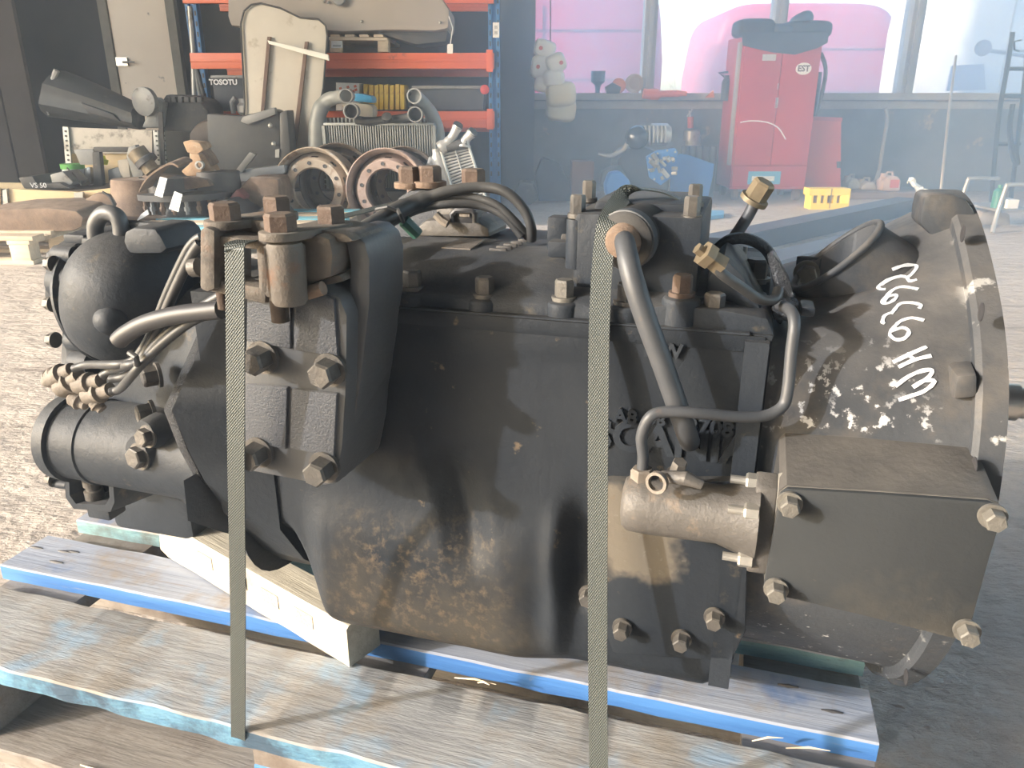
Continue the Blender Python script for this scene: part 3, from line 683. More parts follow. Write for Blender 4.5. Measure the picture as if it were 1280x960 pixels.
# top lug and bottom ear, side lug
P = [(1152,262),(1156,246),(1163,243),(1192,243),(1207,249),(1217,262),(1224,290),(1200,298),(1170,300),(1150,280)]
part('top_lug', MB().prism([GU(x,y,-.05) if False else G(x,y,.0) for x,y in P], (0,.05,0)), M_bell, GB, bevel=.003)
P = [(1085,800),(1150,790),(1182,800),(1168,835),(1150,855),(1130,862),(1112,858),(1098,838)]
part('bottom_ear', MB().prism([G(x,y,-.07) for x,y in P], (0,.06,0)), M_bell, GB, bevel=.008)
p, n = hit(1205,483)
if p: part('cast_lug', MB().prism([G(1196,470,p.y-.012), G(1222,468,p.y-.012), G(1222,497,p.y-.012), G(1192,500,p.y-.012)], (0,.03,0), 1.3), M_bell, GB, bevel=.004)
bb2 = MB(); bb2.loft(outer, cap=False); bb2.add(*COL); bvh = BVHTree.FromPolygons([tuple(q) for q in bb2.v], bb2.f)
# chalk characters: strokes laid on the casting
CH = [[(1115,337),(1130,332),(1146,333),(1140,343),(1133,348)], [(1146,350),(1137,352),(1133,347),(1122,346),(1108,351),(1098,359),(1101,362),(1107,362)],
      [(1148,362),(1130,359),(1118,362),(1108,371),(1103,379),(1112,379),(1120,373),(1119,369),(1110,372),(1105,378)],
      [(1149,386),(1151,382),(1140,379),(1126,380),(1118,388),(1114,393)], [(1116,391),(1106,395),(1103,403),(1106,405)],
      [(1155,401),(1140,398),(1126,402),(1118,409),(1112,418),(1120,425),(1131,423),(1136,415),(1128,410),(1114,415)],
      [(1116,453),(1135,444),(1158,434)], [(1123,459),(1143,450),(1164,445)], [(1133,442),(1144,451)],
      [(1119,483),(1135,471),(1152,464),(1165,463),(1160,472),(1148,480),(1141,484),(1155,476),(1168,477),(1155,489),(1135,496),(1123,500)]]
for st in CH:
    P = catmull([Vector((x,y,0)) for x,y in st], 4); pts = []; nn = []; wd = []
    for i, q in enumerate(P):
        h_, n = hit(q.x, q.y, .0003)
        if h_ is None: continue
        pts.append(h_); nn.append(n)
    for i in range(len(pts)):
        t = (pts[min(i+1,len(pts)-1)] - pts[max(i-1,0)]); s_ = t.cross(nn[i]); wd.append(s_.normalized()*.0031*(1+.35*noise.noise(pts[i]*400)) if s_.length > 0 else Vector((.003,0,0)))
    if len(pts) > 2: part('chalk_mark', MB().ribbon(pts, wd, nn, .0006), M_chalk, GB)
# output shaft
p0 = Vector((-.05, .05, GU(1265,562,.05).z)); 
part('input_shaft', MB().lathe(p0, (1,0,0), [(0,.014),(.07,.014),(.071,.0195),(.14,.0195),(.141,.0165),(.26,.0165),(.262,.012)], 28), M_steel, GB, angle=40)
part('release_bearing', MB().lathe(Vector((-.12,.05,p0.z)), (1,0,0), [(0,.08),(.02,.08),(.03,.05),(.07,.045),(.071,.02)], 28), M_cast, GB)
# --- side mount plate (near) : thick casting with two raised pads
vp = -.268
P = [(310,348),(330,345),(385,352),(425,372),(434,395),(433,480),(428,560),(420,606),(405,608),(303,588),(304,470)]
pp = [G(x,y,vp) for x,y in P]
bk = [Vector((q.x + (.004 if i in (3,4,5,6,7) else 0), vp+.085, q.z)) for i, q in enumerate(pp)]
part('mount_plate', MB().loft([pp, bk]), M_greysm, GB, bevel=.005)
for P in ([(311,352),(366,356),(366,436),(310,426)], [(369,358),(420,372),(425,446),(369,437)], [(309,478),(362,482),(360,561),(307,551)], [(366,484),(424,490),(420,570),(364,560)]):
    q = [G(x,y,vp) for x,y in P]; part('raised_pad', MB().prism(q, (0,-.0035,0), .97), M_grey, GB, bevel=.0015)
# right-hand rounded wing of the plate, arching up behind the bracket
P = [(424,289),(442,291),(456,303),(462,325),(462,380),(452,470),(438,560),(428,600),(428,560),(434,420),(437,330),(432,304),(420,298)]
part('plate_wing', MB().prism([G(x,y,-.250) for x,y in P], (0,.07,0)), M_greysm, GB, bevel=.006)
for (px,py) in ((320,451),(405,467),(315,571),(398,590)):
    p = G(px,py,vp-.014); q = Vector((p.x, vp-.001, p.z)); 
    b = bolt_mb(.0118,.018,True,.3,q,(0,-1,0))
    part('mount_bolt', b, M_bolt, GB, angle=25)
# --- rusty bracket on top
V1, V2 = -.300, -.215
def GP(P, v): return [G(x,y,v) for x,y in P]
brk = MB()
# left front post, top plate, bottom bar, right block
BR = part('support_bracket', MB().prism(GP([(325,308),(330,304),(372,308),(374,345),(374,368),(360,373),(334,372),(325,366)], -.284), (0,.04,0)), M_brkt, GB, bevel=.006)
pc_ = G(350,304,-.288); pz_ = G(350,380,-.288).z
part('post_tube', MB().lathe((pc_.x+.002,-.285,pz_), (0,0,1), [(0,.0125),(.003,.0145),(pc_.z-pz_-.002,.0145),(pc_.z-pz_,.013)], 28), M_brkt, BR, angle=50)
part('casting_seam', MB().box((G(334,304,-.29).x-.001,-.294,pz_+.004), (G(334,304,-.29).x+.0015,-.28,pc_.z-.002)), M_brkt, BR)
def bpart(P, v, d, nm='bracket_web', m=None, bev=.005, tap=1): return part(nm, MB().prism(GP(P, v), (0,d,0), tap), m or M_brkt, BR, bevel=bev)
bpart([(249,287),(256,283),(268,288),(268,362),(258,366),(249,361)], -.292, .03)
bpart([(262,292),(332,302),(332,314),(322,313),(310,312),(280,309),(266,308)], -.285, .05)
bpart([(258,345),(275,350),(320,358),(332,358),(332,382),(300,374),(258,365)], -.285, .03)
bpart([(318,300),(334,302),(334,372),(322,366),(321,340),(319,318)], -.285, .05)
bpart([(268,305),(300,310),(300,362),(268,355)], -.235, .02)
bpart([(370,302),(398,293),(412,298),(416,318),(414,347),(395,353),(374,362)], -.272, .05)
bpart([(380,286),(402,288),(430,292),(444,302),(432,304),(412,302),(390,300)], -.262, .06)
bpart([(405,300),(440,304),(440,352),(405,350)], -.225, .01)
bpart([(404,349),(424,343),(430,352),(404,358)], -.262, .04)
bpart([(262,283),(372,300),(420,290),(300,272)], -.262, .004)
# oval washer plates with bolt pairs
def oval(pa, pb, v, r, z0, h, nm, m):
    A = G(*pa, v); B_ = G(*pb, v+.055); A.z = B_.z = z0; d = (B_-A); d.z = 0; d.normalize(); n = Vector((-d.y,d.x,0)); pts = []
    for k in range(13): a = PI*k/12 + PI/2; pts.append(A + (d*math.cos(a) + n*math.sin(a))*r)
    for k in range(13): a = PI*k/12 - PI/2; pts.append(B_ + (d*math.cos(a) + n*math.sin(a))*r)
    part(nm, MB().prism(pts, (0,0,h)), m, BR, bevel=.0015); return A, B_
zt1 = G(283,292,-.285).z; 
for (pa, v, zz) in (((284,290), -.268, G(284,294,-.285).z+.003), ((353,305), -.282, G(353,308,-.295).z+.003)):
    A = G(*pa, v); B_ = A + Vector((.016,.052,0)); A.z = B_.z = zz
    d = (B_-A).normalized(); n = Vector((-d.y,d.x,0)); r = .0178; pts = []
    for k in range(13): a = PI*k/12 + PI/2; pts.append(A + (d*math.cos(a) + n*math.sin(a))*r)
    for k in range(13): a = PI*k/12 - PI/2; pts.append(B_ + (d*math.cos(a) + n*math.sin(a))*r)
    part('washer_plate', MB().prism(pts, (0,0,.007)), M_brkt, BR, bevel=.0015)
    for q, rr in ((A, .1), (B_, .5)):
        part('bracket_bolt', bolt_mb(.0128,.0145,False,rr,q+Vector((0,0,.0065)),(0,0,1)), M_rustb, BR, angle=25, bevel=0)
# post body under right washer, bolt threads below
def thread(px, py0, py1, v, r, m):
    a_, c_ = G(px,py0,v), G(px,py1,v); n = 26; b = MB(); prof = [(0,r)]
    L = a_.z-c_.z
    for i in range(n): prof += [(L*(i+.25)/n, r), (L*(i+.75)/n, r*.86)]
    prof += [(L, r*.8), (L+.0008, r*.5)]; b.lathe(a_, (0,0,-1), prof, 16); part('bolt_thread', b, m, BR, angle=20)
thread(277,362,386,-.272,.0052,M_rustb); thread(348,374,402,-.282,.0075,M_rustb); thread(374,366,392,-.255,.0075,M_bolt)
part('stop_screw', MB().cyl(G(249,334,-.275), G(240,335,-.275), .008, seg=10), M_bolt, BR)
part('stop_screw', MB().cyl(G(385,366,-.272), G(404,360,-.272), .006, seg=10), M_rusty, BR)
# --- far side mount plate with its rusty washers and bolts
P = [(488,297),(489,270),(497,247),(512,238),(545,238),(575,243),(575,300)]
part('mount_plate', MB().prism(GP(P, .15), (0,.05,0)), M_grey, GB, bevel=.006)
for (px, py) in ((513,235),(538,234),(592,238)):
    p = G(px,py,.17); part('washer_plate', MB().cyl(p, p+Vector((0,0,.008)), .022, seg=20), M_rusty, GB, bevel=.001)
    part('bracket_bolt', bolt_mb(.016,.020,False,.4,p+Vector((0,0,.008)),(0,0,1)), M_rustb, GB, angle=25)
# --- valve block behind the cover
pv = G(570,296,.02)
b = MB(); P = [(520,296),(521,283),(532,275),(560,274),(595,276),(611,285),(613,297)]; part('valve_block', MB().prism(GP(P,.0), (0,.07,0)), M_cone, GB, bevel=.006)
part('valve_clip', MB().tube(GP([(566,278),(565,268),(570,263),(590,263),(594,268),(594,278)], -.002), .0035, 8), M_black, GB)
pbox(567,264,592,279,.0,.03,M_black,'valve_plug',.003); pbox(574,266,587,271,-.002,.004,M_conn,'plug_label',.0005)
part('plug_lever', MB().tube(GP([(545,268),(553,276),(560,280)], -.01), .005, 8), M_conn, GB)
pbox(545,262,600,275,.05,.03,M_cone,'valve_body',.004)
# --- rear range housing
def ring(u, c, rv, rz, n=40, e=.55):
    q = lambda s_: math.copysign(abs(s_)**e, s_)
    return [Vector((u, c[0]+rv*q(math.cos(2*PI*k/n)), c[1]+rz*q(math.sin(2*PI*k/n)))) for k in range(n)]
b = MB(); b.loft([ring(-.735,(.03,.41),.19,.185), ring(-.80,(.04,.42),.16,.17), ring(-.93,(.05,.44),.13,.165), ring(-1.03,(.05,.445),.125,.16)])
part('range_housing', b, M_cast, GB, angle=60)
# paired flange plates along the joint
FL = [(300,375),(262,392),(250,408),(222,470),(203,512),(222,560),(243,600),(275,645),(312,684),(336,698)]
def gu(px,py,u): return GU(px,py,u)
def flange(u, off, th, nm, m):
    near = [gu(x+off,y,u) for x,y in FL]
    pts = near + [Vector((u, .12, near[-1].z)), Vector((u,.24,.30)), Vector((u,.24,.55)), Vector((u,.1,near[0].z))]
    return part(nm, MB().prism(pts, (th,0,0)), m, GB, bevel=.003)
flange(-.765,0,.012,'joint_flange',M_glossb); flange(-.752,12,.012,'joint_flange',M_cast)
# tapering side of casing left of the mount plate
b = MB(); A0 = [gu(x+12,y,-.742) for x,y in FL]; 
A1 = [Vector((-.66, max(q.y-.03,-.185) if q.y > -.16 else -.185, lerp(q.z, .42, .12))) for q in A0]
b.loft([A0 + [Vector((-.742,.2,.25)), Vector((-.742,.2,.6))], A1 + [Vector((-.66,.2,.27)), Vector((-.66,.2,.6))]]); part('casing_neck', b, M_casing, GB, angle=50)
# grey foot plate under the flange
P = [(226,600),(234,652),(300,672),(330,684),(318,690),(262,620)]
part('foot_plate', MB().prism([GU(228,600,-.76), GU(234,652,-.76), GU(300,673,-.745), GU(350,700,-.735), GU(345,690,-.735), GU(275,635,-.75), GU(245,600,-.757)], (.006,.05,0)), M_greysm, GB, bevel=.002)
for (px,py,v) in ((193,515,-.12),(200,468,-.12)):
    p = G(px,py,v); part('mount_bolt', bolt_mb(.012,.016,True,.3,p,(-.6,-.8,0)), M_bolt, GB, angle=25)
# dome
p = G(166,368,-.06)
b = MB(); b.ball((p.x, -.045, p.z-.005), (.072,.098,.084), 40, 26, .82, Matrix.Rotation(.25,3,'Y')); part('air_dome', b, M_cast, GB, angle=80)
part('dome_cap', MB().loft([[Vector((q.x,q.y,q.z)) for q in GP([(140,318),(225,318),(225,340),(140,345)],-.12)], ]) if False else MB().prism(GP([(152,302),(155,289),(166,284),(192,285),(199,293),(209,312),(200,318),(160,318)], -.115), (0,.07,0)), M_cast, GB, bevel=.008)
c0 = Vector((p.x-.060, -.035, p.z-.02))
part('dome_rim', MB().lathe(c0, (-1,0,-.25), [(0,.078),(.003,.082),(.007,.082),(.010,.078)], 40), M_cast, GB)
b = MB(); b.ball(G(140,400,-.13), (.020,.02,.018), 16, 10); part('dome_boss', b, M_cast, GB)
# bar along the top and stud
part('top_bar', MB().tube(GP([(150,296),(152,284),(158,280),(180,282),(215,286),(238,290)], -.06), .0055, 8), M_cast, GB)
part('stud', MB().cyl(G(229,330,-.03), G(229,278,-.03), .0055, seg=12).cyl(G(228,330,-.03), G(228,298,-.03), .013, seg=16), M_bolt, GB)
pbox(212,320,262,345,-.03,.06,M_cast,'housing_lug',.004)
# lifting eye
e = catmull(GP([(121,308),(119,285),(124,272),(134,266),(146,270),(151,283),(152,300)], -.07), 5)
part('lifting_eye', MB().tube(e, .0095, 14), M_greysm, GB, angle=80)
pbox(104,300,150,322,-.08,.05,M_cast,'eye_base',.005); pbox(80,294,104,304,-.07,.03,M_cast,'lug',.003)
# bolts and lobes of the end cover
def ub(px0,py0,px1,py1,u,du,dv,nm='end_cover_lobe',bev=.005,m=None):
    a_ = GU(px0,py1,u); c_ = GU(px1,py0,u) ; v = a_.y; b = MB(); b.box((u,v,a_.z),(u+du,v+dv,GU(px0,py0,u).z)); return part(nm, b, m or M_cast, GB, bevel=bev)
ec = [(.0,.285),(-.075,.30),(-.095,.36),(-.098,.43),(-.075,.47),(-.06,.52),(-.075,.57),(-.06,.625),(.0,.645),(.12,.64),(.16,.5),(.14,.3)]
part('end_cover', MB().prism([Vector((-1.048,a,b_)) for a,b_ in ec], (.05,0,0)), M_cast, GB, bevel=.006)
for (px,py,w_,h_,v) in ((82,318,26,20,-.07),(84,352,30,34,-.08),(92,388,22,16,-.07),(96,425,20,22,-.08),(104,452,24,26,-.085),(86,478,22,12,-.09),(76,520,20,26,-.09),(78,556,26,14,-.095),(80,588,22,18,-.09),(76,604,16,10,-.085)):
    a_ = G(px-w_/2,py,v); c_ = G(px+w_/2,py,v); rr = h_/2*1.15/960
    part('end_cover_lobe', MB().lathe(a_, (1,0,0), [(0,rr*.8),(.004,rr),((c_-a_).length,rr)], 18), M_cast, GB, angle=50)
for (px,py) in ((68,330),(67,380),(70,425),(66,520),(70,560),(68,600)):
    p = G(px,py,-.085); part('bolt', bolt_mb(.008,.010,True,.2,p,(-1,0,0)), M_bolt, GB, angle=25)
# horizontal cylinder
a_, c_ = G(82,545,-.105), G(225,566,-.105); c_.z = a_.z
part('range_cylinder', MB().lathe(a_, (1,0,0), [(0,.050),(.004,.056),(.022,.058),(.024,.053),(.058,.053),(.060,.056),(.066,.056),(.068,.054),(.20,.056),(.26,.06)], 40), M_cast, GB, angle=35)
for (px,py,r_) in ((176,570,.022),(186,545,.018)):
    p = G(px,py,-.158); part('boss', MB().lathe(p+Vector((0,.02,0)), (-.2,-1,.1), [(0,r_*1.2),(.018,r_),(.022,r_*.9)], 20), M_cast, GB)
    bolt(GB, p, (-.2,-1,.1), r_*.6, .010, M_bolt)
# open bracket housing with plug at the lower left
P = [(80,583),(95,563),(110,565),(132,568),(139,570),(143,628),(138,640),(92,636),(82,622)]
Q = [(86,588),(97,570),(110,571),(128,573),(133,576),(137,622),(132,631),(95,630),(87,619)]
o_ = GP(P,-.125); i_ = GP(Q,-.125)
b = MB(); n_ = len(P); ob = [q+Vector((.02,.055,0)) for q in o_]; ib = [q+Vector((.018,.05,0)) for q in i_]
b.v = o_ + i_ + ib + ob; b.f = []
for k in range(n_):
    j = (k+1)%n_
    b.f += [(k,j,n_+j,n_+k), (n_+k,n_+j,2*n_+j,2*n_+k), (k,3*n_+k,3*n_+j,j)]
b.f += [tuple(2*n_+k for k in range(n_)), tuple(3*n_+k for k in range(n_))]
part('plug_shroud', b, M_cast, GB, bevel=0, angle=30)
p = G(119,622,-.108)
part('drain_plug', MB().lathe(p, (0,0,1), [(0,.012),(.012,.012),(.013,.009),(.018,.009),(.0185,.0115),(.034,.0115),(.035,.009),(.034,.004)], 16), M_bolt, GB, angle=30)
pbox(110,634,134,647,-.12,.03,M_cast,'shroud_foot',.003)
pbox(143,575,226,660,-.02,.10,M_cast,'lower_housing',.01)
# --- sensor connectors and cables on the left
vv = -.165
for (a_, c_, r_) in (((62,475),(90,462),.011),((75,487),(100,470),.012),((95,482),(126,476),.011),((107,495),(138,487),.011),((70,465),(58,478),.009),((88,496),(108,506),.009),((116,500),(128,512),.008)):
    A, B_ = G(*a_,vv), G(*c_,vv); part('cable_connector', MB().lathe(A, B_-A, [(0,r_*.7),(.003,r_),((B_-A).length*.45,r_),((B_-A).length*.5,r_*1.15),((B_-A).length*.6,r_*1.15),((B_-A).length*.65,r_*.8),((B_-A).length,r_*.75)], 14), M_conn, GB, angle=30)
CB = [([(92,461),(110,456),(140,456),(162,453),(176,440),(190,415),(210,365),(232,318),(243,302),(252,296)], .0046),
      ([(128,470),(142,462),(158,457),(176,450),(196,415),(216,368),(238,322),(250,304)], .0050),
      ([(138,474),(158,470),(176,455),(195,430),(222,405),(250,385),(275,370)], .0046),
      ([(138,490),(150,486),(166,468),(182,450),(205,428),(235,405),(262,392),(285,380)], .0046),
      ([(148,426),(160,416),(185,403),(220,394),(250,390),(276,387)], .0090)]
for i, (P, r_) in enumerate(CB):
    part('sensor_cable', MB().tube([G(x,y,-.215 - .004*i + (.03 if k < 2 and i < 4 else 0)) for k, (x,y) in enumerate(P)], r_, 10, smooth=6), M_cable if i < 4 else M_black, GB, angle=70)
part('cable_tie', MB().tube([G(162,441,-.235), G(170,446,-.24), G(172,455,-.235), G(168,458,-.21)], .003, 8), M_cable, GB)
part('cable_tie', MB().box(tuple(G(160,446,-.238)), tuple(G(166,437,-.230))), M_conn, GB)
# --- cables arching over the top
part('cable_loom', MB().tube([G(430,302,-.16), G(455,290,-.13), G(490,268,-.08), G(520,253,-.05), G(556,240,-.04), G(600,234,-.03), G(632,240,-.03), G(655,262,-.03), G(664,285,-.03), G(664,300,-.025)], [.0105,.0105,.0100,.0090,.0060,.0055,.0055,.0055,.0055,.0055], 12, smooth=6), M_cable, GB, angle=70)
part('cable_loom', MB().tube([G(470,288,-.11), G(505,262,-.06), G(545,248,-.04), G(585,246,-.03), G(620,256,-.03), G(645,278,-.03), G(660,297,-.025)], .0045, 10, smooth=6), M_cable, GB, angle=70)
part('cable_loom', MB().tube([G(480,284,-.10), G(520,263,-.05), G(560,255,-.04), G(600,257,-.03), G(630,270,-.03), G(652,296,-.03)], .0045, 10, smooth=6), M_cable, GB, angle=70)
part('cable_tie', MB().tube([G(497,262,-.088), G(500,268,-.1), G(504,277,-.09), G(502,271,-.07), G(497,262,-.088)], .0022, 6), M_cable, GB)
part('cable_tie', MB().tube([G(470,262,-.09), G(485,259,-.095), G(498,264,-.09)], .002, 6), M_cable, GB)
part('tape_wrap', MB().tube([G(505,276,-.07), G(522,293,-.06)], .007, 8), M_tape, GB)
# --- right end hoses, pipes, brackets behind the cover shoulder
part('rear_pipe', MB().tube([G(893,325,-.03), G(915,300,-.03), G(935,270,-.02), G(947,245,-.02)], .0058, 12, smooth=4), M_pipe, GB, angle=70)
p = G(947,245,-.02); part('pipe_union', bolt_mb(.011,.018,True,.2,G(941,252,-.02),(.45,-.2,.9)), M_brass, GB, angle=25)
part('loop_hose', MB().tube([G(896,312,-.06), G(912,300,-.06), G(935,299,-.06), G(958,312,-.06), G(972,340,-.07), G(978,368,-.08), G(970,385,-.10)], .0055, 12, smooth=6), M_glossb, GB, angle=70)
part('thin_hose', MB().tube([G(882,320,-.19), G(900,340,-.19), G(925,358,-.18), G(950,374,-.17), G(968,374,-.16), G(973,362,-.15)], .0045, 10, smooth=6), M_cable, GB, angle=70)
part('brass_union', MB().lathe(G(871,310,-.195), G(890,324,-.19)-G(871,310,-.195), [(0,.005),(.006,.005),(.0065,.011),(.014,.011),(.0145,.0085),(.026,.0095)], 6), M_brass, GB, angle=25)
part('wrapped_bracket', MB().prism(GP([(958,322),(966,316),(975,328),(988,352),(992,372),(984,392),(975,408),(968,402),(972,378),(966,350)], -.12), (0,.02,0)).jitter(.003, 60), M_glossb, GB, bevel=.002)
part('wrapped_bracket', MB().prism(GP([(965,384),(985,376),(998,382),(1004,396),(990,404),(968,402)], -.14), (0,.03,0)).jitter(.003, 60, 3), M_glossb, GB, bevel=.003)
b = bolt_mb(.011,.018,True,.2,G(944,352,-.05),(0,0,1)); part('bolt', b, M_bolt, GB, angle=25); pbox(925,352,964,372,-.06,.05,M_cast,'lug',.004)
pbox(993,322,1028,348,-.0,.006,M_cast,'bracket_tab',.002); bolt(GB, G(1008,341,-.004), (0,-1,0), .010, .012, M_boltl)
pbox(908,318,925,338,-.0,.006,M_cast,'bracket_tab',.002); part('pin', MB().cyl(G(932,308,-.03), G(929,344,-.03), .002, seg=8), M_zinc, GB)
pbox(1000,385,1020,396,-.15,.03,M_cast,'lug',.003)
pbox(900,340,965,420,-.04,.12,M_cast,'cover_back',.01)
# ------------------------------------------------------------------ straps
def strap(label, path, wid, th=.0012, wdirs=None):
    t = thing('lashing_strap', label, 'strap', (OX, OY, 0), -YAW)
    b = MB(); P = catmull(path, 10); n = len(P); WD = catmull([Vector(q) for q in wdirs], 10) if wdirs else None; uv = []; Ls = 0
    vs = []
    for i, p in enumerate(P):
        tg = (P[min(i+1,n-1)] - P[max(i-1,0)]).normalized(); wd = WD[i] if WD else Vector((1,0,0)); wd = (wd - tg*wd.dot(tg)).normalized()*wid; nn = wd.cross(tg).normalized()*th
        if i: Ls += (P[i]-P[i-1]).length
        uv.append(Ls); vs += [p-wd/2, p+wd/2, p+wd/2+nn, p-wd/2+nn]
    b.v = vs; b.f = [(0,1,2,3), tuple(4*(n-1)+k for k in (3,2,1,0))] + [(4*i+k, 4*i+4+k, 4*i+4+(k+1)%4, 4*i+(k+1)%4) for i in range(n-1) for k in range(4)]
    me = bpy.data.meshes.new('strap_webbing'); me.from_pydata([tuple(q) for q in b.v], [], b.f)
    uvl = me.uv_layers.new(name='UVMap')
    for lp in me.loops: vi = lp.vertex_index; uvl.data[lp.index].uv = (1.0 if vi % 4 in (1,2) else 0.0, uv[vi//4])
    bm = bmesh.new(); bm.from_mesh(me); bmesh.ops.recalc_face_normals(bm, faces=bm.faces); bm.to_mesh(me); bm.free()
    me.materials.append(M_strap); o = bpy.data.objects.new('strap_webbing', me); C.objects.link(o); o.parent = t; return t
A = G(292,303,-.304)
LP = [G(590,232,.24), G(550,240,.16), G(460,262,.0), G(400,277,-.12), G(345,291,-.225), G(312,299,-.280), G(297,303,-.298), G(293,309,-.306), G(293,330,-.307), G(294,450,-.303), G(295,600,-.295), G(297,760,-.28), GZ(298,912,ZT+.003)+Vector((0,-.001,0)), GZ(298,925,ZT-.03)]
strap('grey woven strap over the rusty bracket, left of the two straps', LP, .0175)
RP = [G(866,259,-.075), G(848,249,-.075), G(826,240,-.08), G(800,238,-.09), G(778,247,-.115), G(763,270,-.160), G(755,306,-.172), G(750,380,-.188), G(748,470,-.205), G(747,650,-.225), G(747,830,-.245), G(748,955,-.262), G(749,985,-.266), G(749,1020,-.268)]
strap('grey woven strap over the top turret, right of the two straps', RP, .0178, .0012, [(.0,1,.0),(.0,1,.0),(0,1,0),(.1,1,.0),(.5,.8,0),(1,.3,0)]+[(1,0,0)]*8)
# ------------------------------------------------------------------ things behind, left side
def wp(P, Y, d, tap=1): return MB().prism([W(x,y,Y) for x,y in P], (0,d,0), tap)
def wt(name, label, cat, px, py, Y, group=None, z=None):
    p = W(px, py, Y); return thing(name, label, cat, (p.x, Y, p.z if z is None else z), 0, group)
def bbox_px(x0, y0, x1, y1, Y, d, z=None):     # upright box from its front face in the photograph
    a_ = W((x0+x1)/2-(x1-x0)/2, y1, Y); c_ = W(x1, y1, Y); zt = W((x0+x1)/2, y0, Y).z
    return MB().box((a_.x, Y, a_.z if z is None else z), (c_.x, Y+d, zt))
M_label = mat('paper_label', (.80,.82,.84), (.86,.87,.88), .7, 0, 20)
M_print = mat('label_print', (.35,.38,.42), (.60,.62,.65), .8, 0, 200)
M_orange = mat('orange_beam_paint', (.70,.13,.05), (.78,.17,.07), .4, 0, 3, 0, spots=[((.45,.10,.05), 9, .64, .72)])
M_rackb = mat('rack_blue_paint', (.04,.16,.42), (.06,.22,.50), .45, 0, 3, spots=[((.03,.07,.14), 30, .66, .7)])
M_sheet = mat('cream_panel', (.56,.52,.46), (.66,.62,.55), .7, 0, 2.2, .1, 40, spots=[((.34,.29,.22), 3.5, .60, .72), ((.3,.27,.24), 30, .7, .75)])
M_liner = mat('grey_beige_lining', (.36,.33,.30), (.44,.40,.37), .85, 0, 2, .2, 120)
M_alum = mat('dull_aluminium', (.40,.41,.41), (.52,.52,.51), .4, .6, 8, .2, 80, spots=[((.25,.23,.2), 6, .6, .7)])
M_wheel = mat('wheel_rust', (.33,.25,.18), (.48,.42,.36), .7, .1, 7, .4, 60, spots=[((.22,.14,.09), 9, .52, .65), ((.62,.64,.64), 5, .60, .68)])
M_wheel2 = mat('wheel_rust_red', (.26,.19,.165), (.36,.28,.25), .75, .1, 7, .4, 60, spots=[((.20,.13,.10), 9, .52, .65)])
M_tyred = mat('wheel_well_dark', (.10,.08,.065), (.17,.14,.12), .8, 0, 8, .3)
M_dplast = mat('dark_crate_plastic', (.055,.065,.085), (.08,.09,.11), .6)
M_part = mat('dark_part', (.045,.048,.052), (.085,.08,.075), .6, .1, 8, .3, 60, spots=[((.18,.16,.14), 12, .62, .72)])
M_gpart = mat('grey_part', (.20,.21,.22), (.30,.30,.30), .55, .3, 8, .3, 60, spots=[((.12,.10,.09), 12, .6, .7)])
M_char = mat('charcoal_plastic', (.05,.055,.06), (.09,.09,.09), .5, 0, 3, .1, 30, spots=[((.16,.145,.13), 4, .6, .75)])
# natural pallet, left
PL = wt('pallet', 'bare wooden pallet at the far left carrying rusty axle parts', 'pallet', -80, 325, 4.2, z=0)
x1 = W(62,322,4.2).x; ztp = .150; x0 = x1-1.25
PYAW = R(10)
PL.location = (x1, 4.05, 0); PL.rotation_euler = (0,0,0)
nb = 0
for i in range(5):
    y = .0 + i*.172; part('deck_board', MB().box((-1.25, y, ztp-.022), (.02+.0*i, y+.112, ztp)).jitter(.004, 3, i), M_pallet, PL, bevel=.002)
for x in (-.12, -.72, -1.24):
    part('cross_board', MB().box((x,0,ztp-.044), (x+.12,.80,ztp-.022)), M_pallet, PL, bevel=.002)
    for y in (0,.35,.70): part('block', MB().box((x+.01,y,.022), (x+.11,y+.10,ztp-.044)).jitter(.004,9,y), M_pallet, PL, bevel=.003)
for y in (0,.35,.70): part('bottom_board', MB().box((-1.25,y,.001), (.0,y+.10,.022)), M_pallet, PL)
# axle parts
b = MB(); P = [(-45,268),(0,262),(60,260),(95,264),(104,272),(102,284),(90,289),(20,292),(-45,296)]
b.prism([W(x,y,4.25) for x,y in P], (0,.36,.02), .96); t = single('brake_backing_plate', b, M_rusty, 'brown flat rounded rusty casting at the front of the bare pallet', 'axle part', bevel=.012)
t = wt('brake_drum', 'brown rusty brake drum with a slanted shield plate, behind the front casting', 'brake drum', 155, 285, 4.6)
p = W(160,252,4.75); k = lambda n, Y: n*Y*1.0/960/.94
rr = k(27,4.75)
dz = W(160,226,4.75).z
part('drum', MB().lathe((p.x, 4.75+rr, W(160,282,4.75).z), (0,0,1), [(0,rr*1.5),(.03,rr*1.75),(.05,rr*1.75),(.06,rr*1.3),(.10,rr*1.15),(dz-W(160,282,4.75).z-.01,rr),(dz-W(160,282,4.75).z,rr*.97)], 36), M_rusty, t, True, angle=40)
part('shield_plate', wp([(84,262),(120,241),(134,243),(142,256),(136,270),(92,281)], 4.55, .05), M_rusty, t, True, bevel=.01)
part('shield_rim', MB().tube([W(x,y,4.53) for x,y in ((128,240),(137,246),(142,257),(137,268))], .008, 8, smooth=3), M_part, t, True)
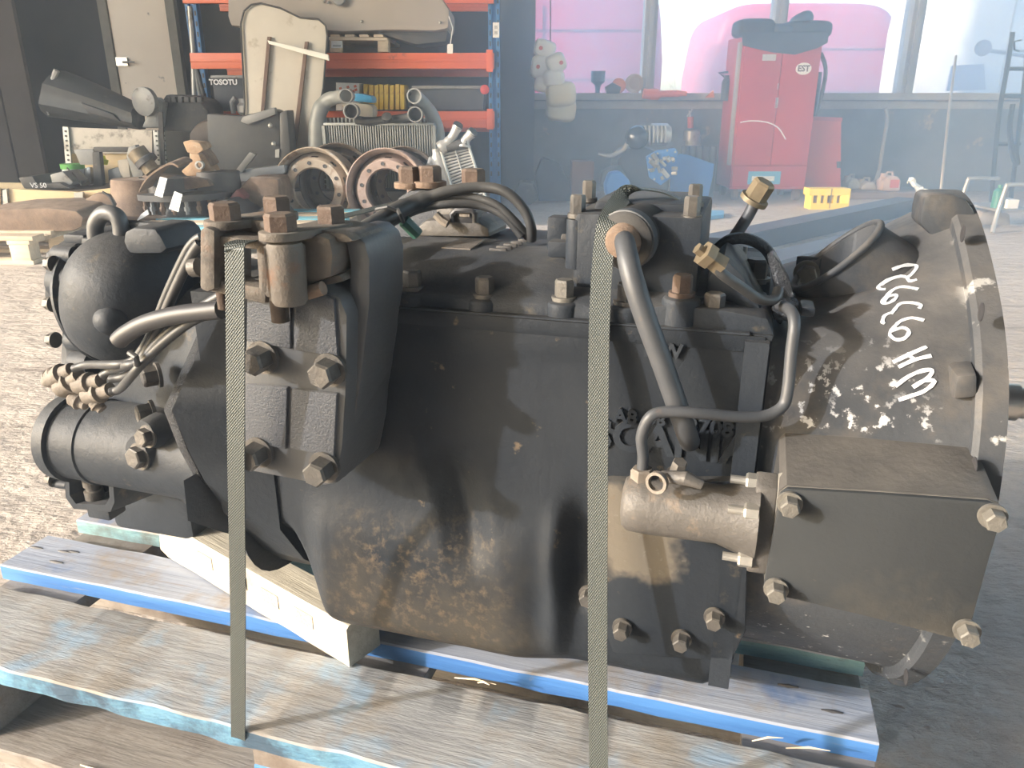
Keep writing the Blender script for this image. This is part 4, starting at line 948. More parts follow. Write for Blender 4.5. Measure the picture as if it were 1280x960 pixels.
# small wooden collar box with parts, far left
CB_ = wt('wooden_crate', 'yellow pine crate with a metal hinge at the far left', 'crate', 45, 262, 5.0, z=0)
for i,(x0_,x1_,Yc) in enumerate(((6,98,4.95),)):
    part('board', wp([(9,236),(98,240),(98,263),(9,260)], 4.95, .03), M_pine2, CB_, True, bevel=.003)
part('board', wp([(-30,234),(-2,235),(-2,260),(-30,260)], 4.95, .03), M_pine2, CB_, True, bevel=.003)
part('board', wp([(98,240),(140,235),(140,256),(98,263)], 4.98, .03), M_pine2, CB_, True, bevel=.003)
part('board', wp([(-30,228),(140,230),(140,236),(-30,236)], 5.7, .03), M_pine2, CB_, True, bevel=.003)
part('hinge', wp([(3,238),(8,236),(10,258),(4,262)], 4.93, .02), M_alum, CB_, True)
part('hinge', wp([(92,241),(103,240),(104,252),(94,258)], 4.925, .02), M_alum, CB_, True)
part('crate_floor', MB().box((W(-30,262,4.95).x, 4.98, .0), (W(140,262,5).x, 5.7, .15)), M_wgrey, CB_, True)
t = single('bracket_plate', wp([(22,222),(40,220),(46,230),(74,228),(88,236),(30,236)], 5.1, .3), M_part, 'dark folded metal bracket lying in the yellow crate', 'metal bracket', bevel=.01)
text_part('chalk_number', 'VS 50', .045, Matrix.Translation(W(48,232,5.08)) @ Matrix(((1,0,0,0),(0,0,-1,0),(0,1,0,0),(0,0,0,1))), M_chalk, t).matrix_parent_inverse = Matrix.Translation(-t.location)
single('leaf_plate', wp([(62,218),(78,214),(92,228),(84,236),(66,234)], 5.15, .2), M_gpart, 'small grey bent plate beside the dark bracket in the yellow crate', 'metal plate', bevel=.01)
t = wt('paint_bucket', 'small white bucket with a green rim beside the yellow crate', 'bucket', 87, 234, 5.3)
p = W(88,232,5.35); r_ = k(12,5.3); hh = W(88,206,5.35).z - p.z
part('bucket_wall', MB().lathe((p.x,5.35+r_,p.z), (0,0,1), [(0,r_*.85),(hh,r_),(hh,r_*.94),(.01,r_*.8)], 28), mat('bucket_white', (.62,.72,.72), (.7,.78,.76), .5), t, True)
part('bucket_rim', MB().lathe((p.x,5.35+r_,p.z+hh-.03), (0,0,1), [(0,r_*1.02),(.0,r_*1.06),(.032,r_*1.07),(.032,r_*.95)], 28), mat('green_rim', (.12,.42,.10), (.16,.5,.13), .5), t, True)
part('bucket_handle', MB().tube([W(84,210,5.3), W(94,220,5.2), W(102,232,5.18)], .005, 6), M_part, t, True)
# support trestle under bucket and crate contents so they stand on something
single('low_platform', MB().box((W(60,240,5.15).x,5.12,.151), (W(230,240,5.15).x,5.9,.151+ (W(88,232,5.35).z-.155))), M_wallw, 'brown wooden box edge under the white bucket and grey sheet box', 'wooden box') 
# open box with sheet front, metal corner
SB = wt('sheet_box', 'grey stained sheet metal box with punched steel corners', 'metal box', 140, 240, 5.6, z=0)
part('front_panel', wp([(80,159),(190,163),(190,192),(82,192)], 5.55, .02), mat('stained_sheet', (.36,.33,.30), (.52,.49,.45), .5, .3, 3.5, .1, spots=[((.10,.09,.08), 4, .56, .66), ((.62,.58,.52), 7, .64, .7)]), SB, True)
part('lower_panel', wp([(82,192),(190,192),(192,236),(85,232)], 5.57, .02), M_pine2, SB, True)
part('side_panel', MB().prism([W(191,163,5.56), W(236,165,5.9), W(236,236,5.9), W(193,236,5.56)], (0,.02,0)), mat('brown_sheet', (.19,.17,.15), (.27,.24,.21), .7, 0, 3), SB, True)
for P in ([(78,158),(85,159),(89,205),(82,206)], [(191,163),(197,163),(200,206),(194,206)], [(201,165),(204,165),(207,206),(204,206)]):
    part('corner_strip', wp(P, 5.53, .02), M_alum, SB, True)
    x_, y_ = P[0][0]+3.5, 164
    for i in range(7):
        q = W(x_+i*.6, y_+i*6, 5.525); part('punched_hole', MB().cyl(q, q+Vector((0,.004,0)), .007, seg=8), M_part, SB, True)
part('black_strap', wp([(197,140),(203,140),(206,206),(201,206)], 5.50, .01), M_rubber, SB, True)
# parts in front of that box
t = wt('bent_bracket', 'dark grey U shaped metal frame in front of the stained sheet box', 'metal frame', 140, 235, 5.4)
part('plate', wp([(92,187),(116,186),(122,206),(100,206)], 5.38, .02), M_gpart, t, True, bevel=.004)
part('upright', wp([(115,190),(124,190),(128,232),(117,234)], 5.36, .05), M_part, t, True, bevel=.006)
part('crosspiece', wp([(116,184),(160,184),(162,190),(118,190)], 5.36, .05), M_part, t, True, bevel=.005)
part('arm', wp([(160,184),(169,181),(179,214),(178,224),(166,222),(158,196)], 5.34, .06), M_gpart, t, True, bevel=.006)
single('oil_bottle', MB().lathe(W(131,206,5.45), (0,0,1), [(0,.018),(.03,.03),(.035,.015),(.06,.012)], 14), mat('neon_yellow_cap', (.75,.80,.05), None, .5), 'small bright yellow cap among the parts by the stained sheet box', 'bottle cap')
for i,(P,m_,lb) in enumerate((([(134,212),(148,208),(156,222),(150,234),(136,232)], M_gpart, 'grey blue rounded part below the yellow cap'), ([(146,200),(160,198),(164,226),(150,230)], mat('pale_part', (.5,.46,.4),(.6,.55,.48),.6,0,9,.3), 'pale rounded part between the frame and the yellow cap'), ([(104,210),(113,208),(115,232),(106,234)], M_alum, 'bluish silver tube beside the white bucket'))):
    single('small_part', wp(P, 5.42, .08, .8), m_, lb, 'metal part', bevel=.012)
# wheel hubs with paper tags on a blue pallet
t = wt('wheel_hub', 'big dark wheel hub with two white paper tags and a ring of studs', 'wheel hub', 225, 272, 4.7)
p = W(228,262,4.9); zc = W(228,270,4.7).z
b = MB(); r_ = k(52,4.9); cx, cy = p.x, 4.95
hz = lambda y: W(228,y,4.7).z
part('hub_flange', MB().lathe((cx,cy,hz(252)), (0,0,1), [(0,r_*.8),(.0,r_),(.035,r_*1.0),(.04,r_*.85)], 40), M_part, t, True, angle=35)
part('hub_barrel', MB().lathe((cx-.08,cy,hz(247)), (0,0,1), [(0,r_*.62),(.10,r_*.60),(hz(228)-hz(247),r_*.58),(hz(228)-hz(247)+.005,r_*.4)], 32), M_part, t, True, angle=35)
part('hub_barrel', MB().lathe((cx+.19,cy+.1,hz(247)), (0,0,1), [(0,r_*.5),(hz(220)-hz(247),r_*.48),(hz(220)-hz(247)+.005,r_*.3)], 32), M_part, t, True, angle=35)
part('hub_base', MB().lathe((cx,cy,hz(276)), (0,0,1), [(0,r_*.66),(.02,r_*.68),(.1,r_*.6)], 32), M_part, t, True)
for i in range(22):
    a_ = 2*PI*i/22; q = Vector((cx+r_*.88*math.cos(a_), cy+r_*.88*math.sin(a_), hz(253)))
    part('wheel_stud', MB().cyl(q, q-Vector((0,0,.075)), .012, seg=8).cyl(q-Vector((0,0,.03)), q-Vector((0,0,.055)), .018, seg=6), M_rusty if i % 3 else M_gpart, t, True)
for i, (P) in enumerate(([(200,221),(209,223),(203,247),(193,244)], [(218,239),(228,243),(223,265),(211,261)])):
    g_ = part('paper_tag', wp(P, 4.45, .003), M_label, t, True)
    for j in range(4):
        a_ = .18+.2*j; l_ = lambda u_, v_: W(lerp(lerp(P[0][0],P[1][0],u_), lerp(P[3][0],P[2][0],u_), v_), lerp(lerp(P[0][1],P[1][1],u_), lerp(P[3][1],P[2][1],u_), v_), 4.447)
        part('printed_line', MB().prism([l_(.15,a_), l_(.85,a_), l_(.85,a_+.08), l_(.15,a_+.08)], (0,.001,0)), M_print, g_, True)
t = wt('wheel_hub', 'reddish brown wheel hub left of the tagged hub with a pale chalk mark', 'wheel hub', 180, 250, 5.0)
part('hub_barrel', wp([(172,219),(212,221),(212,262),(190,260),(176,250)], 4.95, .3, .9), M_rusty, t, True, bevel=.03)
part('chalk_mark', MB().tube([W(x,y,4.94) for x,y in ((176,237),(180,241),(176,244),(174,240))], .004, 6), M_chalk, t, True)
single('bent_shield', MB().ribbon(catmull([W(x,y,4.7) for x,y in ((184,236),(192,222),(206,210),(222,202),(232,206))], 4), Vector((0,.22,.02)), Vector((0,0,1)), .012), M_rusty, 'curved rusty shield plate leaning over the tagged wheel hub', 'shield plate')
t = wt('chamber', 'small brass and black brake valve left of the rusty knuckle', 'valve', 190, 215, 5.0)
part('valve_body', MB().lathe(W(192,216,5.0), Vector((-.5,0,.75)), [(0,.02),(.01,.05),(.09,.05),(.10,.06),(.16,.06),(.17,.03)], 20), M_brass, t, True)
part('valve_cap', MB().lathe(W(185,204,5.0), Vector((-.5,0,.75)), [(0,.07),(.03,.07),(.05,.04),(.08,.04)], 18), M_part, t, True)
# rusty steering knuckle
t = wt('steering_knuckle', 'orange brown rusty steering knuckle standing on the tagged hub', 'steering knuckle', 250, 220, 5.0)
kb = lambda P, Y, d, m_=M_rusto: part('knuckle_arm', wp(P, Y, d, .85).jitter(.018, 14, P[0][0]), m_, t, True, bevel=.014)
kb([(228,177),(236,175),(252,178),(256,186),(248,192),(232,190)], 4.95, .16)
kb([(236,190),(247,190),(252,206),(250,220),(232,220),(226,214),(236,204)], 4.95, .14)
kb([(247,190),(254,192),(264,210),(272,220),(258,221),(248,206)], 4.98, .12)
kb([(254,186),(262,196),(268,206),(262,208),(252,196)], 5.0, .12, M_rusty)
part('bore', MB().lathe(W(251,206,4.94), (0,-1,0), [(0,.026),(.03,.026),(.03,.016),(.0,.016)], 18, close=True), M_alum, t, True)
for px_ in (259,264): q = W(px_,217,4.97); part('bolt_hole', MB().cyl(q, q-Vector((0,.02,0)), .009, seg=10), M_black, t, True)
kb([(214,226),(236,222),(258,224),(266,232),(230,236),(212,234)], 4.85, .2, M_rusty)
# blue pallet under the hubs
t = wt('pallet', 'pale blue pallet under the wheel hubs behind the lifting eye', 'pallet', 235, 285, 4.3, z=0)
t.location = (W(165,285,4.4).x, 4.35, 0)
for i in range(5): part('deck_board', MB().box((0,i*.18,.125), (1.15,i*.18+.12,.15)), mat('teal_pallet_paint', (.12,.38,.50), (.2,.48,.58), .7, 0, 5, .2, spots=[((.4,.36,.3), 8, .55, .65)]) if i % 2 == 0 else M_pallet, t, bevel=.002)
for x in (0, .5, 1.03):
    for y in (0,.36,.72): part('block', MB().box((x,y,.0), (x+.12,y+.12,.125)), M_wgrey, t, bevel=.003)
single('paper_sheet', wp([(170,277),(186,268),(184,262),(176,268)], 4.6, .01), M_label, 'loose white paper lying by the brown brake drum', 'paper')
# dark moulded bumper lying at a slant
t = wt('bumper_panel', 'long dark moulded plastic bumper slanting behind the stained sheet box', 'bumper', 110, 160, 6.1)
secs = []
for i in range(15):
    s_ = i/14; up = W(lerp(72,172,s_), lerp(88,132,s_**1.1), 6.1); lo = W(lerp(60,175,s_), lerp(146,162,s_), 6.1); P = []
    for j in range(8): f_ = j/7; q = lo.lerp(up, f_); q = q + Vector((-.03*math.sin(PI*f_)*(1-s_), -.14*math.sin(PI*f_) - .03*math.sin(3*PI*f_), 0)); P.append(q)
    P += [up+Vector((0,.1,0)), lo+Vector((0,.1,0))]; secs.append(P)
part('bumper_shell', MB().loft(secs), M_char, t, True, angle=35)
part('bright_edge', MB().tube([W(x,y,6.02) for x,y in ((71,88),(66,100),(61,118),(58,134),(61,144))], [.022,.018,.014,.012,.006], 8, smooth=4), M_alum, t, True)
part('slot_recess', wp([(72,112),(86,118),(86,124),(72,119)], 5.99, .02), M_black, t, True)
part('slot_recess', wp([(100,128),(140,142),(150,152),(110,142)], 5.96, .04), M_black, t, True, bevel=.01)
# engine part (dark block) right of bumper
t = wt('engine_block', 'dark engine block with grey end plate left of the leaning pipes', 'engine', 230, 175, 6.1)
part('block_body', wp([(196,135),(206,119),(232,120),(252,126),(262,138),(262,165),(196,165)], 6.1, .34).jitter(.02,6), M_part, t, True, bevel=.03)
part('end_plate', wp([(174,128),(182,120),(196,122),(204,128),(200,160),(176,160),(184,142)], 6.0, .10), M_gpart, t, True, bevel=.02)
part('pulley', MB().lathe(W(184,127,6.0), (-.3,-1,0), [(0,.10),(.04,.10),(.05,.07)], 24), M_gpart, t, True)
for i in range(6): part('head_ridge', wp([(206+i*8,121),(211+i*8,121),(212+i*8,128),(206+i*8,128)], 6.05, .06), M_part, t, True, bevel=.006)
part('lower_block', wp([(205,160),(268,158),(268,200),(240,206),(205,204)], 6.15, .3), M_part, t, True, bevel=.03)
single('round_tank', MB().lathe(W(268,190,6.0), (.1,1,0), [(0,.12),(.02,.22),(.05,.235),(.4,.235)], 32), mat('brown_tank', (.10,.085,.075), (.15,.125,.11), .7, 0, 5, .2), 'dark brown round tank end behind the rusty knuckle', 'tank')
# leaning pipes
for i,(P,r_,m_,lb) in enumerate((([(237,8),(241,60),(243,128)],.020,M_alum,'bright steel pipe leaning beside the beige door, leftmost of three'), ([(240,60),(248,110),(252,130)],.014,M_gpart,'thin grey pipe leaning between the bright pipe and the brown one'), ([(241,68),(252,108),(261,144)],.016,M_pipe,'dull brown grey pipe leaning, rightmost of the three by the rack'))):
    q = [W(x,y,6.6) for x,y in P]; e_ = q[-1] + (q[-1]-q[-2]).normalized()*((q[-1].z)/max(.2,-(q[-1]-q[-2]).normalized().z)); single('leaning_pipe', MB().tube(q+[e_], r_, 10), m_, lb, 'pipe')
# dark open box (wheel arch)
t = wt('wheel_arch', 'dark grey plastic wheel arch box in front of the cream panel', 'wheel arch', 310, 215, 5.7)
part('arch_body', wp([(258,142),(300,145),(342,136),(350,140),(352,262),(348,266),(290,266),(262,266)], 5.7, .16), M_char, t, True, bevel=.02)
part('end_flange', wp([(349,141),(359,137),(363,190),(362,216),(350,216)], 5.68, .18), M_gpart if False else M_char, t, True, bevel=.015)
part('top_rib', wp([(300,152),(303,146),(343,134),(345,143),(310,156)], 5.66, .06), M_gpart, t, True, bevel=.01)
for (x_,y_) in ((338,157),(342,180)): part('rivet', MB().ball(W(x_,y_,5.67), .018, 10, 6), M_alum, t, True)
part('white_clip', wp([(344,187),(349,186),(349,197),(344,197)], 5.67, .02), M_alum, t, True)
t = wt('grey_beam', 'pale blue grey metal beam with a pointed end and strut left of the wheels', 'metal beam', 310, 230, 5.4)
part('beam_body', wp([(273,220),(290,214),(355,206),(356,216),(345,222),(292,228)], 5.35, .12), mat('blue_grey_beam', (.30,.33,.37), (.38,.41,.45), .5, .2, 3), t, True, bevel=.01)
part('strut', wp([(292,216),(312,190),(320,193),(303,215)], 5.33, .03), M_gpart, t, True, bevel=.004)
single('scrap_casting', wp([(296,232),(310,222),(345,224),(350,256),(340,270),(300,270),(290,255)], 5.0, .35).jitter(.03, 7), M_rusty, 'rough dark rusty casting left of the first wheel rim', 'casting', bevel=.03)
single('scrap_block', wp([(286,248),(296,236),(306,246),(300,262),(288,262)], 4.9, .15), mat('dark_red_paint', (.16,.05,.05), (.22,.08,.07), .6, 0, 9, .3), 'dark red metal block left of the rough rusty casting', 'metal block', bevel=.015)
for i,(P,Y_,lb) in enumerate((([(262,255),(285,250),(300,262),(318,275),(310,290),(262,288)],4.7,'dark cast iron scrap behind the rusty bracket bolts'), ([(318,262),(338,252),(352,268),(352,285),(320,290)],4.8,'dark cast iron scrap touching the first wheel rim'))):
    single('scrap_casting', wp(P, Y_, .3).jitter(.03, 8, i), M_part, lb, 'casting', bevel=.03)
# cream panel leaning on the rack
t = wt('cab_side_panel', 'tall cream panel with two dark ribs leaning on the orange rack', 'panel', 350, 240, 5.9, z=0)
P = [(301,30),(305,14),(314,6),(326,4),(350,10),(375,22),(398,24),(407,32),(409,45),(404,110),(396,150),(380,235),(300,240),(306,130)]
part('panel_sheet', MB().prism([W(x,y,5.9 + (240-y)*.0012) for x,y in P], (0,.035,0)), M_sheet, t, True, bevel=.012)
part('panel_edging', MB().tube([W(x,y,5.885+(240-y)*.0012) for x,y in P], .007, 6, closed=True), M_part, t, True)
for P in ([(334,46),(338,46),(329,150),(325,150)], [(381,52),(385,52),(368,200),(363,200)]):
    part('dark_rib', MB().prism([W(x,y,5.87 + (240-y)*.0012) for x,y in P], (0,.03,0)), mat('brown_rib', (.14,.09,.07), (.2,.13,.1), .7), t, True)
single('white_bar', wp([(334,50),(337,51),(410,68),(411,76),(404,74),(336,55)], 6.0, .03), mat('white_bar_paint', (.80,.79,.74), (.86,.85,.80), .5), 'white flat bar laid across the cream panel', 'bar', bevel=.004)
# pallet rack
t = wt('pallet_rack', 'pallet rack with blue posts and orange beams', 'rack', 600, 235, 6.7, z=0)
def post(px, Y, nm='rack_post', pyb=150):
    x = W(px, 100, Y).x; b = MB(); b.box((x-.045, Y, 0), (x-.015, Y+.08, 3.2)); b.box((x+.015, Y, 0), (x+.045, Y+.08, 3.2)); b.box((x-.045, Y+.02, 0), (x+.045, Y+.05, 3.2))
    o = part(nm, b, M_rackb, t, True, bevel=.003)
    for i in range(26):
        z = .25 + i*.075
        for dx in (-.03,.03): part('slot', MB().box((x+dx-.006, Y-.003, z), (x+dx+.006, Y+.001, z+.035)), M_black, o, True)
    return x
xr = post(618, 6.5); xl = post(250, 6.6); post(618, 7.3)
for z in (.3,.9,1.5,2.1): part('rack_brace', MB().tube([(xr,6.54,z), (xr,7.3,z+.45)], .014, 6), M_rackb, t, True)
def beam(py0, py1, Y, x0_, x1_, m_=M_orange):
    zt, zb = W(500,py0,Y).z, W(500,py1,Y).z; b = MB(); b.box((x0_, Y, zb), (x1_, Y+.05, zt)); b.box((x0_, Y-.008, zb+(zt-zb)*.42), (x1_, Y, zb+(zt-zb)*.58)); 
    return part('rack_beam', b, m_, t, True, bevel=.006)
for (y0,y1,Y_) in ((66,86,6.45),(139,160,6.45),(-12,4,6.45),(78,96,7.25),(150,165,7.25),(2,14,7.25)):
    beam(y0, y1, Y_, xl, xr)
for (y0,y1) in ((62,90),(136,162)):
    x = xr; zt, zb = W(610,y0,6.44).z, W(610,y1,6.44).z; part('beam_connector', MB().box((x-.06,6.435,zb), (x-.01,6.50,zt)), M_orange, t, True, bevel=.003)
lab = part('rack_label', wp([(616,28),(624,28),(624,47),(616,47)], 6.42, .005), M_label, t, True)
for y_ in (32,39): part('label_print', wp([(618,y_),(622,y_),(622,y_+4),(618,y_+4)], 6.417, .002), M_print, lab, True)
zsh = W(500,139,6.45).z; zs2 = W(500,66,6.45).z
part('shelf_board', MB().box((xl,6.5,zsh-.02), (xr,7.25,zsh)), M_wallw, t, True); part('shelf_board', MB().box((xl,6.5,zs2-.02), (xr,7.25,zs2)), M_wallw, t, True)
# things on the rack
t = wt('pallet', 'small pallet with a white paper label on the top orange shelf', 'pallet', 450, 66, 6.45)
part('deck_board', wp([(411,46),(484,47),(484,51),(411,50)], 6.44, .7), M_pallet, t, True, bevel=.003)
for (a_,b_) in ((412,425),(472,485)): part('block', wp([(a_,50),(b_,50),(b_,65),(a_,65)], 6.45, .12), M_pallet, t, True, bevel=.004)
for i in range(4): part('deck_board', wp([(413+i*18,43),(424+i*18,43),(425+i*18,46),(413+i*18,46)], 6.44, .7), M_pallet, t, True)
lb_ = part('paper_label', wp([(414,51),(428,51),(428,60),(414,60)], 6.425, .004), M_label, t, True)
part('label_print', wp([(416,56),(426,56),(426,58.5),(416,58.5)], 6.42, .002), M_print, lb_, True)
t = wt('roof_lining', 'long grey beige cab roof lining lying on the top orange shelf', 'cab lining', 430, 60, 6.5)
P = [(284,-6),(550,-6),(562,12),(561,36),(545,39),(480,38),(430,40),(340,34),(288,33),(284,20)]
part('lining_panel', wp(P, 6.42, .6), M_liner, t, True, bevel=.03)
part('round_handle', MB().lathe(W(424,-2,6.40), (0,-1,0), [(0,.05),(.02,.055),(.03,.045)], 24), M_gpart, t, True)
for (x_,y_) in ((452,27),(550,28),(405,2),(410,3)): part('screw', MB().ball(W(x_,y_,6.41), .012, 8, 5), M_alum, t, True)
part('dark_tray', wp([(470,38),(560,38),(558,52),(520,56),(480,44)], 6.5, .4), M_char, t, True, bevel=.02)
tg = part('hanging_tag', wp([(559,55),(566,55),(566,67),(559,67)], 6.40, .004), M_label, t, True)
part('tag_string', MB().tube([W(561,20,6.4), W(566,35,6.4), W(563,55,6.4)], .004, 5), M_label, t, True)
def crate(P, Y, d, lb, txt=None):
    t = wt('storage_crate', lb, 'crate', P[0][0], P[2][1], Y); part('crate_body', wp(P, Y, d), M_dplast, t, True, bevel=.012)
    xs_ = [p_[0] for p_ in P]; yt = min(p_[1] for p_ in P); part('crate_rim', wp([(min(xs_)-1,yt-1),(max(xs_)+1,yt-1),(max(xs_)+1,yt+3),(min(xs_)-1,yt+3)], Y-.02, d+.03), M_gpart, t, True, bevel=.004)
    if txt: text_part('chalk_word', txt, .055, Matrix.Translation(W(279,103,Y-.025)) @ Matrix(((1,0,0,0),(0,0,-1,0),(0,1,0,0),(0,0,0,1))), M_chalk, t, bold=.002).matrix_parent_inverse = Matrix.Translation(-t.location)
crate([(264,95),(306,95),(304,138),(270,138)], 6.5, .5, 'blue grey crate with chalk writing left of the cream panel', 'TOSOTU')
crate([(516,108),(606,108),(604,138),(520,138)], 6.5, .5, 'dark blue grey crate on the lower shelf right of the yellow files')
t = wt('cardboard_box', 'white cardboard box with red pattern left of the yellow files', 'box', 434, 136, 6.5)
part('box_body', wp([(420,103),(449,104),(449,138),(420,138)], 6.5, .3), M_label, t, True)
rnd = random.Random(5)
for i in range(7): x_ = 423+rnd.random()*21; y_ = 106+rnd.random()*8; part('red_print', wp([(x_,y_),(x_+3,y_-1),(x_+4,y_+2),(x_+1,y_+3)], 6.495, .003), mat('red_print', (.7,.2,.12), None, .6), t, True)
M_yel = mat('yellow_file', (.78,.50,.05), (.85,.60,.10), .5, 0, 8, spots=[((.55,.3,.04), 12, .6, .7)])
NTH = ('first','second','third','fourth','fifth','sixth','seventh','last')
for i, x_ in enumerate((453,460,467,473,480,487,494,500)):
    x_ += 1 if i < 4 else 0
    single('yellow_filter', wp([(x_,105+(i%3)),(x_+5.2,105+(i%2)),(x_+5.0,137),(x_+.3,137)], 6.48, .28), M_yel, NTH[i] + ' yellow slab from the left in the row on the lower orange shelf', 'yellow slab', group='yellow slabs on the lower shelf', bevel=.006)
single('grey_pump', MB().lathe(W(309,144,6.3), (0,0,1), [(0,.05),(.02,.07),(.07,.07),(.09,.05),(.12,.05)], 18).tube([W(292,142,6.3), W(290,128,6.3), W(294,122,6.3)], .02, 8), M_gpart, 'small grey pump on top of the dark wheel arch box', 'pump')
single('red_reel', MB().lathe(W(606,112,6.44), (0,-1,0), [(0,.035),(.03,.035),(.035,.02),(.04,.0)], 20), mat('red_plastic', (.6,.06,.05), None, .5), 'small red round object at the right end of the lower shelf', 'reel')
# radiator
t = wt('radiator', 'large charge air cooler with vertical fins and curved pipes behind the wheel rims', 'radiator', 470, 230, 5.75)
M_fin = mat('fin_metal', (.28,.30,.31), (.40,.42,.42), .45, .5, 6)
zt, zb = W(470,157,5.7).z, W(470,235,5.7).z; xa, xb = W(409,190,5.7).x, W(542,190,5.7).x
part('core', MB().box((xa,5.74,zb), (xb,5.80,zt)), M_black, t, True)
for i in range(44):
    x = xa + (xb-xa)*(i+.5)/44; part('fin', MB().box((x-.0045,5.70,zb), (x+.0045,5.75,zt)), M_fin, t, True)
part('top_rail', MB().box((xa-.01,5.69,zt), (xb+.01,5.80,zt+.018)), M_fin, t, True, bevel=.004)
part('side_rail', MB().box((xb,5.68,zb), (xb+.02,5.80,zt)), M_fin, t, True); part('side_rail', MB().box((xa-.02,5.68,zb), (xa,5.80,zt)), M_fin, t, True)
zt2 = W(470,147,5.85).z; xa2 = W(400,190,5.85).x
part('rear_core', MB().box((xa2,5.84,zb), (xb,5.92,zt2)), M_tyred, t, True)
for i in range(30): x = xa2 + (xb-xa2)*(i+.5)/30; part('fin', MB().box((x-.005,5.82,zt-.02), (x+.005,5.85,zt2)), M_fin, t, True)
for i in range(14): z = zb + (zt2-zb)*(i+.5)/14; part('fin', MB().box((xa2,5.80,z-.004), (xa-.02,5.83,z+.004)), M_fin, t, True)
part('side_tank', MB().tube([W(396,235,5.8), W(396,200,5.8), W(396,165,5.8), W(399,140,5.8), W(409,126,5.8), W(424,121,5.75), W(434,120,5.65)], [.055,.06,.06,.055,.05,.045,.05], 18, smooth=5), mat('grey_hose', (.22,.24,.25), (.30,.32,.33), .5, .1, 6), t, True, angle=70)
part('side_tank', MB().tube([W(548,235,5.8), W(547,190,5.8), W(547,165,5.8), W(540,145,5.8), W(530,130,5.75), W(519,121,5.65)], [.05,.055,.05,.05,.045,.05], 18, smooth=5), mat('grey_hose', (.2,.2,.2)), t, True, angle=70)
for (x_,y_,r_,Y_) in ((433,120,.045,5.62),(439,139,.05,5.62),(518,120,.048,5.62),(519,143,.05,5.62)):
    q = W(x_,y_,Y_); part('pipe_mouth', MB().lathe(q, (0,-1,0), [(-.08,r_),(0,r_),(.02,r_*1.06),(.02,r_*.88),(-.08,r_*.85)], 24), M_alum if (x_,y_) == (518,120) else M_gpart, t, True)
    part('pipe_bore', MB().cyl(q+Vector((0,.05,0)), q+Vector((0,.06,0)), r_*.88, seg=20), M_black, t, True)
part('header_pipe', MB().tube([W(445,150,5.7), W(462,152,5.7), W(480,150,5.7), W(505,148,5.7), W(520,143,5.7)], [.03,.03,.028,.03,.035], 12, smooth=4), M_char, t, True)
part('drain_cup', MB().lathe(W(484,149,5.65), (0,-.6,.5), [(0,.03),(.03,.035),(.035,.02)], 14), M_char, t, True)
RAD = [o_ for o_ in C.objects if o_.name == 'radiator'][0]; t = part('expansion_tank', wp([(448,146),(466,146),(466,152),(448,152)], 6.0, .2), M_char, RAD, True)
part('tank_body', wp([(425,132),(440,128),(462,130),(467,134),(467,148),(448,148)], 6.0, .2), mat('pale_tank', (.48,.45,.38), (.58,.54,.46), .6), t, True, bevel=.03)
part('blue_band', wp([(440,119),(446,116),(465,120),(466,129),(442,127)], 5.98, .2), mat('bright_blue', (.05,.28,.55), (.08,.36,.62), .4), t, True, bevel=.02)
# second small cooler, leaning
t = wt('charge_air_cooler', 'small leaning cooler with slanted fins and twin spouts right of the wheels', 'radiator', 590, 280, 5.4)
c4 = lambda u_, v_, Y=5.35: W(lerp(lerp(551,585,u_), lerp(578,612,u_), v_), lerp(lerp(188,181,u_), lerp(282,262,u_), v_), Y)
part('core', MB().prism([c4(0,0,5.38), c4(1,0,5.38), c4(1,1,5.38), c4(0,1,5.38)], (0,.07,0)), M_black, t, True)
for i in range(24):
    f_ = (i+.5)/24; part('fin', MB().tube([c4(0,f_,5.35), c4(1,f_,5.35)], .007, 5), M_alum, t, True)
for u_ in (0,.5,1): part('fin_rail', MB().tube([c4(u_,0,5.34), c4(u_,1,5.34)], .010 if u_ != .5 else .004, 6), M_alum, t, True)
part('side_tank', MB().tube([W(545,186,5.4), W(548,200,5.4), W(556,220,5.4), W(570,262,5.4), W(578,282,5.4)], [.03,.045,.045,.045,.03], 14, smooth=4), M_alum, t, True, angle=70)
part('top_tank', MB().tube([c4(0,-.04), c4(1,-.02)], .035, 12), M_part, t, True)
for P in ([(550,186),(560,178),(566,170),(572,158)], [(580,183),(582,175),(590,166)]):
    q = [W(x,y,5.35) for x,y in P]; part('spout', MB().tube(q, [.045,.035,.030,.034], 16, smooth=4), M_alum, t, True, angle=70)
    part('pipe_bore', MB().lathe(q[-1], (q[-1]-q[-2]).normalized()+Vector((0,-.7,0)), [(0,.034),(.012,.034),(.012,.027),(.008,.0)], 18), M_part, t, True)
